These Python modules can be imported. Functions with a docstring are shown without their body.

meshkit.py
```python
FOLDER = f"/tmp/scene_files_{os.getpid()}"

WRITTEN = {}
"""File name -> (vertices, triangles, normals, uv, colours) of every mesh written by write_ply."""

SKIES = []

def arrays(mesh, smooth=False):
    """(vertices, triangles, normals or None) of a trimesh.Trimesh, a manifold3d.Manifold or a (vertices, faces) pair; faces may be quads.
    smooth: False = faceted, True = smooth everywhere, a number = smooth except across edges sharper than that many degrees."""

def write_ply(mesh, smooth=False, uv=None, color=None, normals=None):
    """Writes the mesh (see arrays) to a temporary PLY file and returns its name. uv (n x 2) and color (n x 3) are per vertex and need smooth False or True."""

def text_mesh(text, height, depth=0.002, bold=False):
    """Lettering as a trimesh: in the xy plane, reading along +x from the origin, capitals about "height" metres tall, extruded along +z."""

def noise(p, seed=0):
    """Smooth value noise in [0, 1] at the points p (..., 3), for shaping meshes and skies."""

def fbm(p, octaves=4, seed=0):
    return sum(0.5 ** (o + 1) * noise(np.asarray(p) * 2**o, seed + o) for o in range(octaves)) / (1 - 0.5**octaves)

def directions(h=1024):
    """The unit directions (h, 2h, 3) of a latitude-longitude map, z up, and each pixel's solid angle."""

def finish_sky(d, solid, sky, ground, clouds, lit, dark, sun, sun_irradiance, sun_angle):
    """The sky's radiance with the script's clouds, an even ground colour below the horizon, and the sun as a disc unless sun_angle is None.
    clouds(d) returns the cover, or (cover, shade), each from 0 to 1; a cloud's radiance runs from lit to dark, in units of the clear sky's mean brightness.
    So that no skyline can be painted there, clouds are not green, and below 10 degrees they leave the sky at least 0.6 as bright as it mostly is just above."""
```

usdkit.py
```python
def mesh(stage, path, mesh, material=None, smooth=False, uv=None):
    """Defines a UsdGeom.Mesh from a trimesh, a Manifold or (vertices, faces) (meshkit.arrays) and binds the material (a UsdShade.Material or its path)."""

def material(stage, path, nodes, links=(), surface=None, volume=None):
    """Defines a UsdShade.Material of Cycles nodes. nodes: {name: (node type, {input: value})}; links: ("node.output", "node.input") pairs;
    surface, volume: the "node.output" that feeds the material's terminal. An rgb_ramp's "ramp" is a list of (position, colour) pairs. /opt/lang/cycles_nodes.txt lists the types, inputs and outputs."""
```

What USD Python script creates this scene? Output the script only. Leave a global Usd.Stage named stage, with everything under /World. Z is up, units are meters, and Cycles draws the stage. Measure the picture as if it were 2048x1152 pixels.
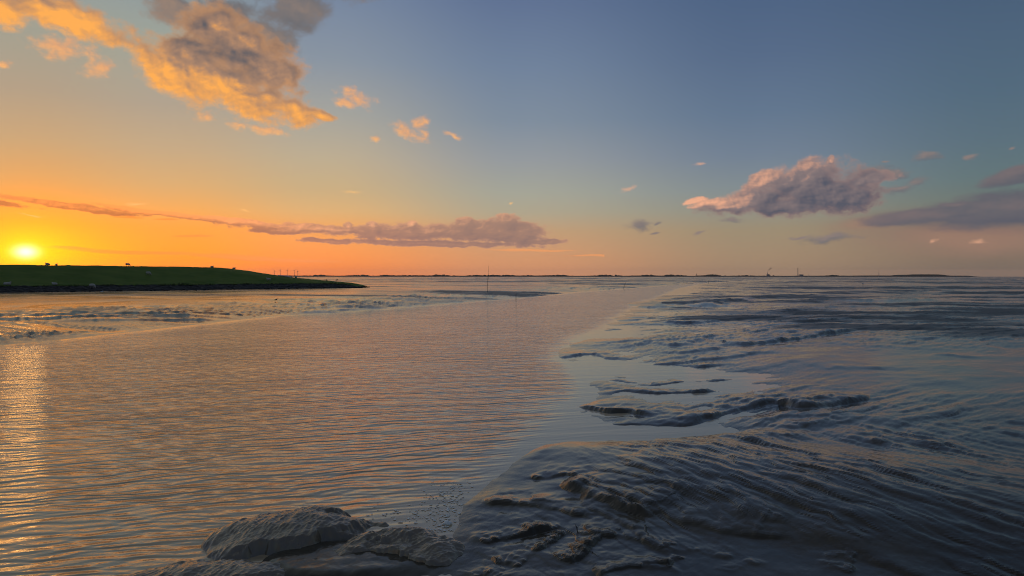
import math, random
import numpy as np
import trimesh
import usdkit, meshkit
from pxr import Usd, UsdGeom, UsdLux, UsdShade, Gf, Sdf

stage = Usd.Stage.CreateInMemory()
UsdGeom.Xform.Define(stage, '/World')
UsdGeom.Scope.Define(stage, '/World/Looks')

# ------------------------------------------------------------------ camera, sky, sun, exposure
EYE = 3.0                                  # metres above the creek's water
HALF = math.radians(35.0)
PITCH = math.radians(0.9)                  # looking a little down
FPX = 1024 / math.tan(HALF)
SUN_AZ, SUN_EL = math.radians(-33.6), math.radians(1.9)
SKY_STRENGTH, SUN_INTENSITY, EXPOSURE = 0.1, 0.004, 0.04

cam = UsdGeom.Camera.Define(stage, '/World/camera')
cam.AddTranslateOp().Set((0, 0, EYE))
cam.AddRotateXOp().Set(90 - math.degrees(PITCH))
cam.CreateHorizontalApertureAttr(36.0)
cam.CreateFocalLengthAttr(18 / math.tan(HALF))
cam.CreateExposureAttr(EXPOSURE)
cam.CreateClippingRangeAttr((0.05, 100000.0))


def ray(x, y):
    """Direction of a point of the photograph (2048 x 1152)."""
    u, v = (x - 1024) / FPX, (576 - y) / FPX
    c, s = math.cos(PITCH), math.sin(PITCH)
    return np.array([u, c + v * s, v * c - s])


def sky_at(x, y):
    """(azimuth, elevation) in degrees."""
    d = ray(x, y); d = d / np.linalg.norm(d)
    return math.degrees(math.atan2(d[0], d[1])), math.degrees(math.asin(d[2]))


def ground_at(x, y, z=0.0):
    d = ray(x, y)
    t = (z - EYE) / d[2]
    return d[0] * t, d[1] * t


def at_depth(x, y, Y):
    d = ray(x, y)
    t = Y / d[1]
    return np.array([d[0] * t, Y, EYE + d[2] * t])


def lin(c):
    """sRGB 0..255 to linear."""
    c = np.asarray(c, float) / 255
    return tuple(np.where(c <= 0.04045, c / 12.92, ((c + 0.055) / 1.055) ** 2.4))


class Graph:
    def __init__(self):
        self.nodes, self.links, self.k = {}, [], 0

    def add(self, kind, values=None, out=None, **ins):
        self.k += 1
        name = f'n{self.k}'
        vals = dict(values or {})
        for key, v in ins.items():
            if isinstance(v, str) and '.' in v:
                self.links.append((v, f'{name}.{key}'))
            else:
                vals[key] = v
        self.nodes[name] = (kind, vals)
        return f'{name}.{out}' if out else name

    def m(self, op, a, b=None, c=None, clamp=False):
        ins = {'value1': a}
        if b is not None: ins['value2'] = b
        if c is not None: ins['value3'] = c
        return self.add('math', {'math_type': op, 'use_clamp': clamp}, 'value', **ins)

    def ramp(self, fac, stops):
        return self.add('rgb_ramp', {'ramp': stops}, 'color', fac=fac)

    def mix(self, fac, a, b, kind='mix'):
        return self.add('mix_color', {'blend_type': kind}, 'result', fac=fac, a=a, b=b)

    def step(self, v, lo, hi, t0=0.0, t1=1.0, kind='smoothstep'):
        return self.add('map_range', {'range_type': kind, 'clamp': True, 'from_min': lo, 'from_max': hi, 'to_min': t0, 'to_max': t1}, 'result', value=v)

    def noise(self, vec, scale, detail=4, rough=0.55, dist=0.0, out='fac', dims='3D', lac=2.0):
        return self.add('noise_texture', {'dimensions': dims, 'scale': scale, 'detail': detail, 'roughness': rough, 'distortion': dist, 'lacunarity': lac}, out, vector=vec)

    def v(self, op, a, b=None, c=None, scale=None, out='vector'):
        ins = {'vector1': a}
        if b is not None: ins['vector2'] = b
        if c is not None: ins['vector3'] = c
        if scale is not None: ins['scale'] = scale
        return self.add('vector_math', {'math_type': op}, out, **ins)


def build_sky():
    g = Graph()
    tc = g.add('texture_coordinate')
    xyz = g.add('separate_xyz', vector=f'{tc}.generated')
    az = g.m('multiply', g.m('arctan2', f'{xyz}.x', f'{xyz}.y'), 180 / math.pi)
    el = g.m('multiply', g.m('arcsine', f'{xyz}.z'), 180 / math.pi)
    # --- clear air: elevation gradients at several bearings from the sun
    saz = math.degrees(SUN_AZ)
    dif = g.m('absolute', g.m('wrap', g.m('subtract', az, saz), 180.0, -180.0))
    el01 = g.m('divide', el, 90.0, clamp=True)
    cols = [   # bearing from the sun, [(elevation, colour)]
        (0, [(0, (255, 176, 20)), (1.5, (255, 186, 10)), (3.5, (255, 168, 48)), (5, (244, 166, 76)), (6.5, (228, 168, 100)), (9, (204, 166, 122)), (12, (180, 159, 134)), (16, (160, 158, 144)), (21, (140, 155, 158)), (35, (124, 132, 138)), (90, (74, 82, 97))]),
        (9, [(0, (255, 143, 38)), (1.5, (255, 158, 48)), (3.5, (250, 164, 70)), (5, (236, 172, 96)), (6.5, (219, 173, 116)), (9, (198, 169, 133)), (12, (176, 161, 142)), (16, (158, 162, 150)), (21, (132, 148, 158)), (35, (120, 130, 138)), (90, (74, 82, 97))]),
        (19, [(0, (252, 140, 66)), (1.5, (248, 154, 80)), (3.5, (238, 166, 95)), (5, (220, 177, 120)), (6.5, (203, 174, 130)), (9, (188, 172, 145)), (12, (165, 163, 155)), (16, (136, 147, 160)), (21, (114, 131, 157)), (35, (104, 120, 138)), (90, (74, 82, 97))]),
        (34, [(0, (222, 152, 106)), (1.5, (212, 154, 110)), (3.5, (194, 158, 120)), (5, (174, 164, 140)), (6.5, (164, 164, 150)), (9, (148, 153, 157)), (12, (126, 140, 156)), (16, (111, 129, 154)), (21, (93, 111, 144)), (35, (86, 100, 122)), (90, (74, 82, 97))]),
        (52, [(0, (168, 138, 110)), (1.5, (164, 139, 112)), (3.5, (156, 141, 116)), (5, (142, 143, 132)), (6.5, (130, 140, 143)), (9, (113, 128, 146)), (12, (98, 118, 142)), (16, (86, 106, 135)), (21, (74, 96, 128)), (35, (74, 88, 114)), (90, (74, 82, 97))]),
        (68, [(0, (130, 113, 97)), (1.5, (131, 113, 98)), (3.5, (126, 114, 102)), (5, (108, 118, 112)), (6.5, (98, 117, 120)), (9, (90, 111, 124)), (12, (82, 105, 124)), (16, (76, 98, 122)), (21, (65, 87, 114)), (35, (70, 84, 108)), (90, (74, 82, 97))]),
        (180, [(0, (92, 90, 98)), (3.5, (96, 96, 106)), (6.5, (86, 96, 110)), (12, (72, 90, 112)), (21, (62, 80, 106)), (35, (62, 80, 112)), (90, (74, 82, 97))]),
    ]
    clear = None
    for i, (b, stops) in enumerate(cols):
        r = g.ramp(el01, [(e / 90, lin(c)) for e, c in stops])
        if clear is None:
            clear = r
        else:
            clear = g.mix(g.step(dif, cols[i - 1][0], b), clear, r)
    # the physical sky carries the glow round the sun
    phys = g.add('sky_texture', {'sky_type': 'single_scattering', 'sun_disc': False, 'sun_elevation': SUN_EL, 'sun_rotation': SUN_AZ, 'altitude': 5.0, 'aerosol_density': 1.0}, 'color')
    base = g.mix(0.001, clear, phys)
    # --- clouds: each a cluster of ellipses broken up by noise, lit from the sun's side
    P = g.add('combine_xyz', None, 'vector', x=az, y=el, z=0.0)

    def blobs_at(q, blobs):
        best = None
        for (x, y, a, b, rot) in blobs:
            ca, ce = sky_at(x, y)
            k = 57.3 / FPX * math.cos(math.radians(ca))   # degrees per photo pixel here
            mp = g.add('mapping', {'mapping_type': 'texture', 'location': (ca, ce, 0), 'rotation': (0, 0, math.radians(rot)), 'scale': (a * k * math.cos(math.radians(ca)), b * k, 1)}, 'vector', vector=q)
            ln = g.v('length', mp, out='value')
            best = ln if best is None else g.m('smoothmin', best, ln, 0.3)
        return g.m('subtract', 1.0, best)

    def group(sky, blobs, light, lit, mid, dark, soft=(-0.08, 0.25), warp=1.0, wscale=0.5, nscale=0.8, namp=1.6, stretch=1.3, seed=1, opacity=1.0, rough=0.6, bias=0.0, gain=(0.8, 0.8), warm=True, rim=0.0):
        w = g.v('subtract', g.noise(g.v('multiply', P, (1 / stretch, 1, 1)), wscale, 2, 0.5, out='color'), (0.5, 0.5, 0.5))
        q = g.v('add', P, g.v('multiply', w, (warp * stretch, warp, 0)))
        b0, b1 = blobs_at(q, blobs), blobs_at(g.v('add', q, (light[0], light[1], 0)), blobs)
        ln = math.hypot(*light); sm = 0.28 / nscale
        np_ = g.v('multiply_add', P, (1 / stretch, 1, 1), (seed * 7.3, seed * 3.1, seed * 1.7))
        n0 = g.noise(np_, nscale, 7, rough, 0.15)
        m0 = g.noise(np_, nscale, 3, 0.5, 0.15)
        n1 = g.noise(g.v('add', np_, (light[0] / ln * sm, light[1] / ln * sm, 0)), nscale, 3, 0.5, 0.15)
        f0 = g.m('multiply_add', g.m('subtract', n0, 0.5), namp, b0)
        s = g.m('multiply', g.m('subtract', b0, b1), gain[0])
        s = g.m('add', s, g.m('add', g.m('multiply', g.m('subtract', m0, n1), gain[1] * namp), g.m('multiply', g.m('subtract', n0, m0), 0.5 * gain[1])))
        s = g.m('add', s, 0.5 + bias, clamp=True)
        col = g.ramp(s, [(0, lin(dark)), (0.5, lin(mid)), (1, lin(lit))])
        if rim: col = g.mix(g.step(f0, soft[0], soft[1] + 0.2, rim, 0.0), col, tuple(lin(lit)))
        if warm: col = g.mix(g.step(dif, 24, 5), col, g.mix(1.0, col, (1.12, 0.80, 0.38), 'multiply'))
        a = g.m('multiply', g.step(f0, *soft), opacity)
        return g.mix(a, sky, col)

    # right: soft pink veil, grey bank at the edge, small grey scraps, cumulus
    right = group(base, [(1960, 475, 330, 44, -4), (1760, 445, 130, 24, 5), (2250, 440, 260, 90, 0)], (-0.6, -0.9), (158, 124, 106), (142, 114, 104), (120, 106, 104), soft=(-0.15, 0.8), warp=1.2, wscale=0.35, nscale=0.5, namp=0.8, stretch=3, seed=9, opacity=0.8)
    right = group(right, [(2020, 416, 210, 40, 6), (1850, 432, 140, 18, 3), (2200, 395, 190, 45, 4), (2035, 352, 80, 22, 14), (2110, 340, 90, 26, 8), (1905, 408, 40, 6, 5)], (-0.4, 0.8), (128, 112, 112), (100, 98, 106), (84, 88, 102), soft=(-0.1, 0.4), warp=0.8, wscale=0.6, nscale=1.0, namp=0.9, stretch=2.4, seed=8, opacity=0.92, bias=-0.1, gain=(0.3, 0.6))
    right = group(right, [(1850, 313, 38, 12, 0), (1945, 314, 14, 7, 10), (2022, 301, 12, 6, 20), (1280, 452, 32, 15, 10), (1313, 450, 9, 4, 15), (1400, 466, 20, 4, 10), (1660, 477, 72, 11, 3), (1832, 366, 42, 13, 5), (1785, 345, 44, 17, -10), (1745, 345, 50, 18, 5), (1800, 378, 40, 12, 5), (1460, 441, 26, 8, 0), (1312, 467, 12, 3, 0), (1598, 474, 30, 4, 0), (1770, 322, 14, 3, 10)], (-0.3, 0.35), (138, 124, 120), (112, 110, 114), (94, 96, 106), soft=(-0.1, 0.85), warp=0.7, wscale=1.0, nscale=1.7, namp=1.8, stretch=1.8, seed=7, opacity=0.9, gain=(0.4, 0.5))
    right = group(right, [(1600, 366, 112, 40, 12), (1655, 385, 110, 44, 0), (1500, 402, 105, 24, 12), (1575, 412, 92, 25, 0), (1700, 402, 72, 30, 8), (1392, 400, 30, 8, 8), (1425, 406, 50, 12, 8), (1455, 412, 60, 12, 8), (1730, 360, 70, 16, 10), (1658, 322, 12, 9, 60), (1525, 362, 60, 18, 25), (1612, 338, 34, 18, 20)], (-1.3, 1.0), (238, 174, 140), (134, 118, 118), (84, 86, 100), soft=(-0.1, 0.4), warp=0.9, wscale=0.8, nscale=1.5, namp=1.25, stretch=1.3, seed=6, opacity=0.97, bias=-0.34, gain=(0.42, 0.7), rim=0.3)
    right = group(right, [(1258, 376, 22, 7, 20), (1400, 328, 15, 5, 0), (1866, 481, 11, 6, 35), (1960, 482, 22, 5, 0)], (-0.35, 0.3), (232, 172, 138), (206, 150, 124), (176, 134, 118), soft=(-0.1, 1.3), warp=0.9, wscale=0.9, nscale=1.9, namp=2.0, stretch=1.3, seed=13, opacity=0.7)
    # low band in the middle with puffed tops, thin streaks towards the sun, lit scraps
    low = group(base, [(640, 458, 190, 10, -2), (840, 464, 170, 19, 0), (985, 462, 105, 26, 0), (1040, 466, 60, 26, 0), (1085, 483, 60, 6, 0), (880, 487, 240, 7, -1), (480, 444, 130, 7, -5), (330, 428, 150, 6, -7), (140, 412, 160, 7, -6), (-80, 398, 160, 8, -5), (660, 482, 70, 6, -2), (560, 462, 80, 7, 0), (930, 447, 24, 17, 0), (1012, 442, 34, 16, 0), (823, 448, 14, 10, 0), (745, 450, 12, 8, 0), (693, 452, 10, 8, 0)], (-0.45, 0.6), (246, 178, 134), (162, 127, 112), (130, 110, 108), soft=(-0.08, 0.25), warp=0.45, wscale=1.0, nscale=2.2, namp=1.3, stretch=1.7, seed=5, opacity=0.9, bias=-0.22, gain=(0.35, 0.6), rim=0.4)
    low = group(low, [(480, 514, 130, 6, -3), (600, 520, 90, 3, -2), (260, 503, 190, 5, -1), (1200, 512, 120, 3, -1), (380, 470, 55, 3, 0), (1060, 500, 100, 3, -1), (250, 433, 40, 3, 0), (330, 437, 40, 2.5, 0), (150, 497, 60, 4, 0)], (-0.3, 0.4), (240, 160, 100), (222, 144, 96), (196, 132, 100), soft=(-0.05, 0.6), warp=0.5, wscale=0.8, nscale=1.5, namp=1.0, stretch=4.0, seed=4, opacity=0.75)
    low = group(low, [(272, 408, 26, 5, 2), (485, 420, 14, 4, -10), (1020, 407, 5, 4, 0), (60, 432, 30, 3, 0), (700, 384, 20, 6, 0)], (-0.35, 0.3), (255, 196, 120), (244, 176, 108), (232, 160, 104), soft=(-0.05, 1.2), warp=0.9, wscale=0.9, nscale=1.9, namp=2.0, stretch=1.6, seed=14, opacity=0.7, warm=False)
    # upper left: lit scraps, grey tops, the two big clouds lit from below
    high = group(base, [(710, 193, 46, 18, -18), (692, 205, 26, 16, -30), (820, 262, 44, 18, -20), (842, 246, 20, 13, 0), (908, 271, 18, 7, -10), (748, 282, 16, 8, -10), (530, 263, 52, 9, -4), (410, 234, 28, 11, 10), (478, 254, 24, 8, 0), (122, 95, 76, 26, -5), (192, 132, 42, 24, 25), (4, 124, 18, 9, 0)], (-0.4, -0.3), (252, 182, 112), (232, 166, 114), (208, 154, 122), soft=(-0.1, 1.0), warp=1.0, wscale=0.9, nscale=1.6, namp=2.2, stretch=1.3, seed=3, opacity=0.85, warm=False, gain=(0.3, 0.5))
    high = group(high, [(590, 20, 84, 46, 10), (345, 12, 62, 42, -20), (440, 35, 95, 46, -10), (545, 75, 60, 40, -30), (720, -40, 120, 30, 0), (560, -60, 200, 60, 0)], (-1.2, -1.2), (160, 132, 112), (122, 114, 112), (100, 102, 108), soft=(-0.1, 0.5), warp=1.5, wscale=0.45, nscale=0.9, namp=1.4, stretch=1.3, seed=12, opacity=0.95, warm=False, bias=-0.1, gain=(0.4, 0.5))
    high = group(high, [(440, 165, 205, 56, -17), (345, 140, 85, 46, -15), (430, 55, 75, 45, -10), (465, 98, 75, 42, -15), (540, 140, 85, 58, -20), (590, 225, 52, 28, -25), (500, 90, 60, 36, -30), (118, 24, 175, 34, -14), (-40, 0, 120, 40, -10), (640, 228, 34, 12, -8), (380, 100, 70, 40, 20)], (-1.1, -1.9), (255, 174, 84), (170, 132, 106), (98, 94, 98), soft=(-0.1, 0.42), warp=1.5, wscale=0.45, nscale=1.0, namp=1.3, stretch=1.25, seed=2, opacity=0.98, bias=-0.18, gain=(0.50, 0.85), warm=False, rim=0.55)
    # --- the sun's glare in the air, in front of the clouds
    vis = math.degrees(SUN_EL) - 0.3        # the flattened disc as the lower air shows it
    hx, hy = g.m('multiply', dif, 0.85), g.m('multiply', g.m('subtract', el, vis), 1.35)
    ang = g.m('sqrt', g.m('add', g.m('multiply', hx, hx), g.m('multiply', hy, hy)))
    halo = g.m('exponent', g.m('multiply', ang, -1 / 1.3))
    halo2 = g.m('exponent', g.m('multiply', g.m('multiply', ang, ang), -1 / 0.22))
    # light beyond the picture's white point low down round the sun
    low_red = g.m('multiply', g.m('exponent', g.m('multiply', hx, -1 / 8.0)), g.m('exponent', g.m('multiply', g.m('multiply', el, el), -1 / 14.0)))
    hot = g.v('scale', (1.4, 0.14, 0.0), scale=low_red)
    glow = g.v('add', hot, g.v('add', g.v('scale', (1.6, 0.60, 0.0), scale=halo), g.v('scale', (1.4, 1.2, 1.0), scale=halo2)))

    def shader(col):
        return g.add('background_shader', {'strength': SKY_STRENGTH}, None, color=g.v('scale', g.v('add', col, glow), scale=1 / SKY_STRENGTH)) + '.background'

    def both(*conds):                      # 1 inside a stretch of sky that has clouds, else 0: the cloudless rest skips their nodes
        out = conds[0]
        for c in conds[1:]: out = g.m('multiply', out, c)
        return out
    gt, lt = (lambda a, b: g.m('greater_than', a, b)), (lambda a, b: g.m('less_than', a, b))
    out = shader(base)
    for col, mask in ((right, both(gt(az, 7.2), lt(az, 60.0), lt(el, 11.5), gt(el, -0.5))),
                      (low, both(gt(az, -60.0), lt(az, 7.2), lt(el, 7.4), gt(el, -0.5))),
                      (high, both(gt(az, -60.0), lt(az, -2.5), gt(el, 9.3), lt(el, 40.0)))):
        out = g.add('mix_closure', None, 'closure', fac=mask, closure1=out, closure2=shader(col))
    m = usdkit.material(stage, '/World/Looks/evening_sky', g.nodes, g.links, surface=out)
    dome = UsdLux.DomeLight.Define(stage, '/World/sky')
    UsdShade.MaterialBindingAPI.Apply(dome.GetPrim()).Bind(m)
    dome.GetPrim().SetCustomDataByKey('kind', 'structure')
    print('sky nodes', len(g.nodes))


build_sky()
sun = UsdLux.DistantLight.Define(stage, '/World/sun')
sun.CreateIntensityAttr(SUN_INTENSITY)
sun.CreateAngleAttr(2.5)
sun.CreateNormalizeAttr(True)
sun.CreateColorAttr((1.0, 0.52, 0.17))
sun.AddRotateZOp().Set(-math.degrees(SUN_AZ))
sun.AddRotateXOp().Set(math.degrees(SUN_EL) - 90)


# ------------------------------------------------------------------ helpers
def mat(name, nodes, links=(), surface='p.BSDF', volume=None):
    return usdkit.material(stage, '/World/Looks/' + name, nodes, links, surface=surface, volume=volume)


_count = {}


def numbered(path):
    k = _count.get(path, 0)
    _count[path] = k + 1
    return path if k == 0 else f'{path}_{k:03d}'


def tag(prim, label=None, cat=None, group=None, kind=None):
    for k, v in (('label', label), ('category', cat), ('group', group), ('kind', kind)):
        if v: prim.SetCustomDataByKey(k, v)
    return prim


def thing(name, loc, label=None, cat=None, group=None, kind=None, rz=0.0):
    x = UsdGeom.Xform.Define(stage, numbered('/World/' + name))
    x.AddTranslateOp().Set(tuple(map(float, loc)))
    if rz: x.AddRotateZOp().Set(rz)
    return tag(x.GetPrim(), label, cat, group, kind)


def part(parent, name, mesh, m, smooth=False):
    base = str(parent.GetPath()) if parent is not None else '/World'
    return usdkit.mesh(stage, numbered(f'{base}/{name}'), mesh, m, smooth=smooth).GetPrim()


def copy_of(src, name, loc, rz=0.0, label=None, cat=None, group=None, scale=None):
    x = UsdGeom.Xform.Define(stage, numbered('/World/' + name))
    x.GetPrim().GetReferences().AddInternalReference(src.GetPath())
    x.GetPrim().SetInstanceable(True)
    x.ClearXformOpOrder()
    x.AddTranslateOp(opSuffix='here').Set(tuple(map(float, loc)))
    x.AddRotateZOp(opSuffix='here').Set(float(rz))
    if scale: x.AddScaleOp(opSuffix='here').Set((scale, scale, scale))
    return tag(x.GetPrim(), label, cat, group)


_rng = np.random.default_rng(11)
_TABLE = _rng.random((1024, 1024)).astype(np.float32)


def vn(x, y, seed=0):
    """2D value noise, -1..1."""
    x = np.asarray(x, np.float64) + seed * 37.17; y = np.asarray(y, np.float64) + seed * 91.73
    i, j = np.floor(x), np.floor(y)
    fx, fy = (x - i).astype(np.float32), (y - j).astype(np.float32)
    i, j = i.astype(np.int64) & 1023, j.astype(np.int64) & 1023
    i1, j1 = (i + 1) & 1023, (j + 1) & 1023
    fx = fx * fx * fx * (fx * (fx * 6 - 15) + 10); fy = fy * fy * fy * (fy * (fy * 6 - 15) + 10)
    a = _TABLE[i, j] * (1 - fx) + _TABLE[i1, j] * fx
    b = _TABLE[i, j1] * (1 - fx) + _TABLE[i1, j1] * fx
    return (a * (1 - fy) + b * fy) * 2 - 1


def fb(x, y, octaves=4, seed=0, gain=0.5):
    out, amp, tot = 0, 1.0, 0
    c, s = 0.8, 0.6
    for o in range(octaves):
        out = out + amp * vn(x, y, seed + o)
        tot += amp; amp *= gain
        x, y = 2 * (c * x - s * y), 2 * (s * x + c * y)
    return out / tot


def ridged(x, y, octaves=4, seed=0, gain=0.5):
    out, amp, tot = 0, 1.0, 0
    c, s = 0.8, 0.6
    for o in range(octaves):
        n = 1 - np.abs(vn(x, y, seed + o)) * 1.6
        out = out + amp * n
        tot += amp; amp *= gain
        x, y = 2 * (c * x - s * y), 2 * (s * x + c * y)
    return out / tot


def ss(a, b, x):
    t = np.clip((x - a) / (b - a), 0, 1)
    return t * t * (3 - 2 * t)


def along(x, y, deg):
    """Coordinates along and across a bearing (degrees from +x)."""
    c, s = math.cos(math.radians(deg)), math.sin(math.radians(deg))
    return c * x + s * y, -s * x + c * y


# ------------------------------------------------------------------ the mudflat and the tidal creek
_L = np.array([(-26, -5), (-25.5, 8), (-24, 20), (-22.4, 32), (-20.3, 41), (-18.8, 50.4), (-17.4, 57), (-13.7, 62), (-6.8, 80), (-.3, 97), (11.8, 137), (39, 209), (86, 337), (150, 480), (230, 640)])
_R = np.array([(-1.2, -5), (-.9, 6), (-.8, 7.3), (-.62, 8.2), (-.6, 9), (-.4, 10.2), (-.1, 11.6), (.6, 13), (1.3, 14.2), (1.7, 15.4), (1.3, 16.4), (1.8, 18), (2.2, 22), (1.9, 25), (1.9, 27.5), (2.6, 32), (4.2, 37.5), (7.1, 50), (10, 62), (15.3, 84), (24.8, 118), (44, 190), (90, 337), (152, 480), (231, 640)])


def bank_left(y):   # x of the creek's left edge, and the slope dx/dy
    return np.interp(y, _L[:, 1], _L[:, 0]), np.interp(y + 1.5, _L[:, 1], _L[:, 0]) - np.interp(y - 1.5, _L[:, 1], _L[:, 0])


def bank_right(y):
    return np.interp(y, _R[:, 1], _R[:, 0]), np.interp(y + 1.0, _R[:, 1], _R[:, 0]) - np.interp(y - 1.0, _R[:, 1], _R[:, 0])


def creek_distance(x, y):
    """Metres inside the left bank (land) and inside the right bank (land); negative over the creek."""
    xl, sl = bank_left(y); xr, sr = bank_right(y)
    return (xl - x) / np.sqrt(1 + (sl / 3) ** 2), (x - xr) / np.sqrt(1 + (sr / 2) ** 2)


def chaikin(p, n=3):
    for _ in range(n):
        a, b = p[:-1] * .75 + p[1:] * .25, p[:-1] * .25 + p[1:] * .75
        p = np.vstack([p[:1], np.stack([a, b], 1).reshape(-1, 2), p[-1:]])
    return p


def polyline(x, y, pts):
    """Distance to a polyline, side (+ on its right when walked), and run along it from 0 to 1."""
    best = np.full(x.shape, 1e9); side = np.zeros(x.shape); run = np.zeros(x.shape)
    seg = np.hypot(*np.diff(pts, axis=0).T); tot = seg.sum(); at = 0
    for k in range(len(pts) - 1):
        ax, ay = pts[k]; dx, dy = (pts[k + 1] - pts[k])
        t = np.clip(((x - ax) * dx + (y - ay) * dy) / (dx * dx + dy * dy), 0, 1)
        px, py = x - ax - t * dx, y - ay - t * dy
        d = np.hypot(px, py)
        near = d < best
        best = np.where(near, d, best)
        side = np.where(near, np.sign(px * dy - py * dx), side)
        run = np.where(near, (at + t * seg[k]) / tot, run)
        at += seg[k]
    return best, side, run


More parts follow.
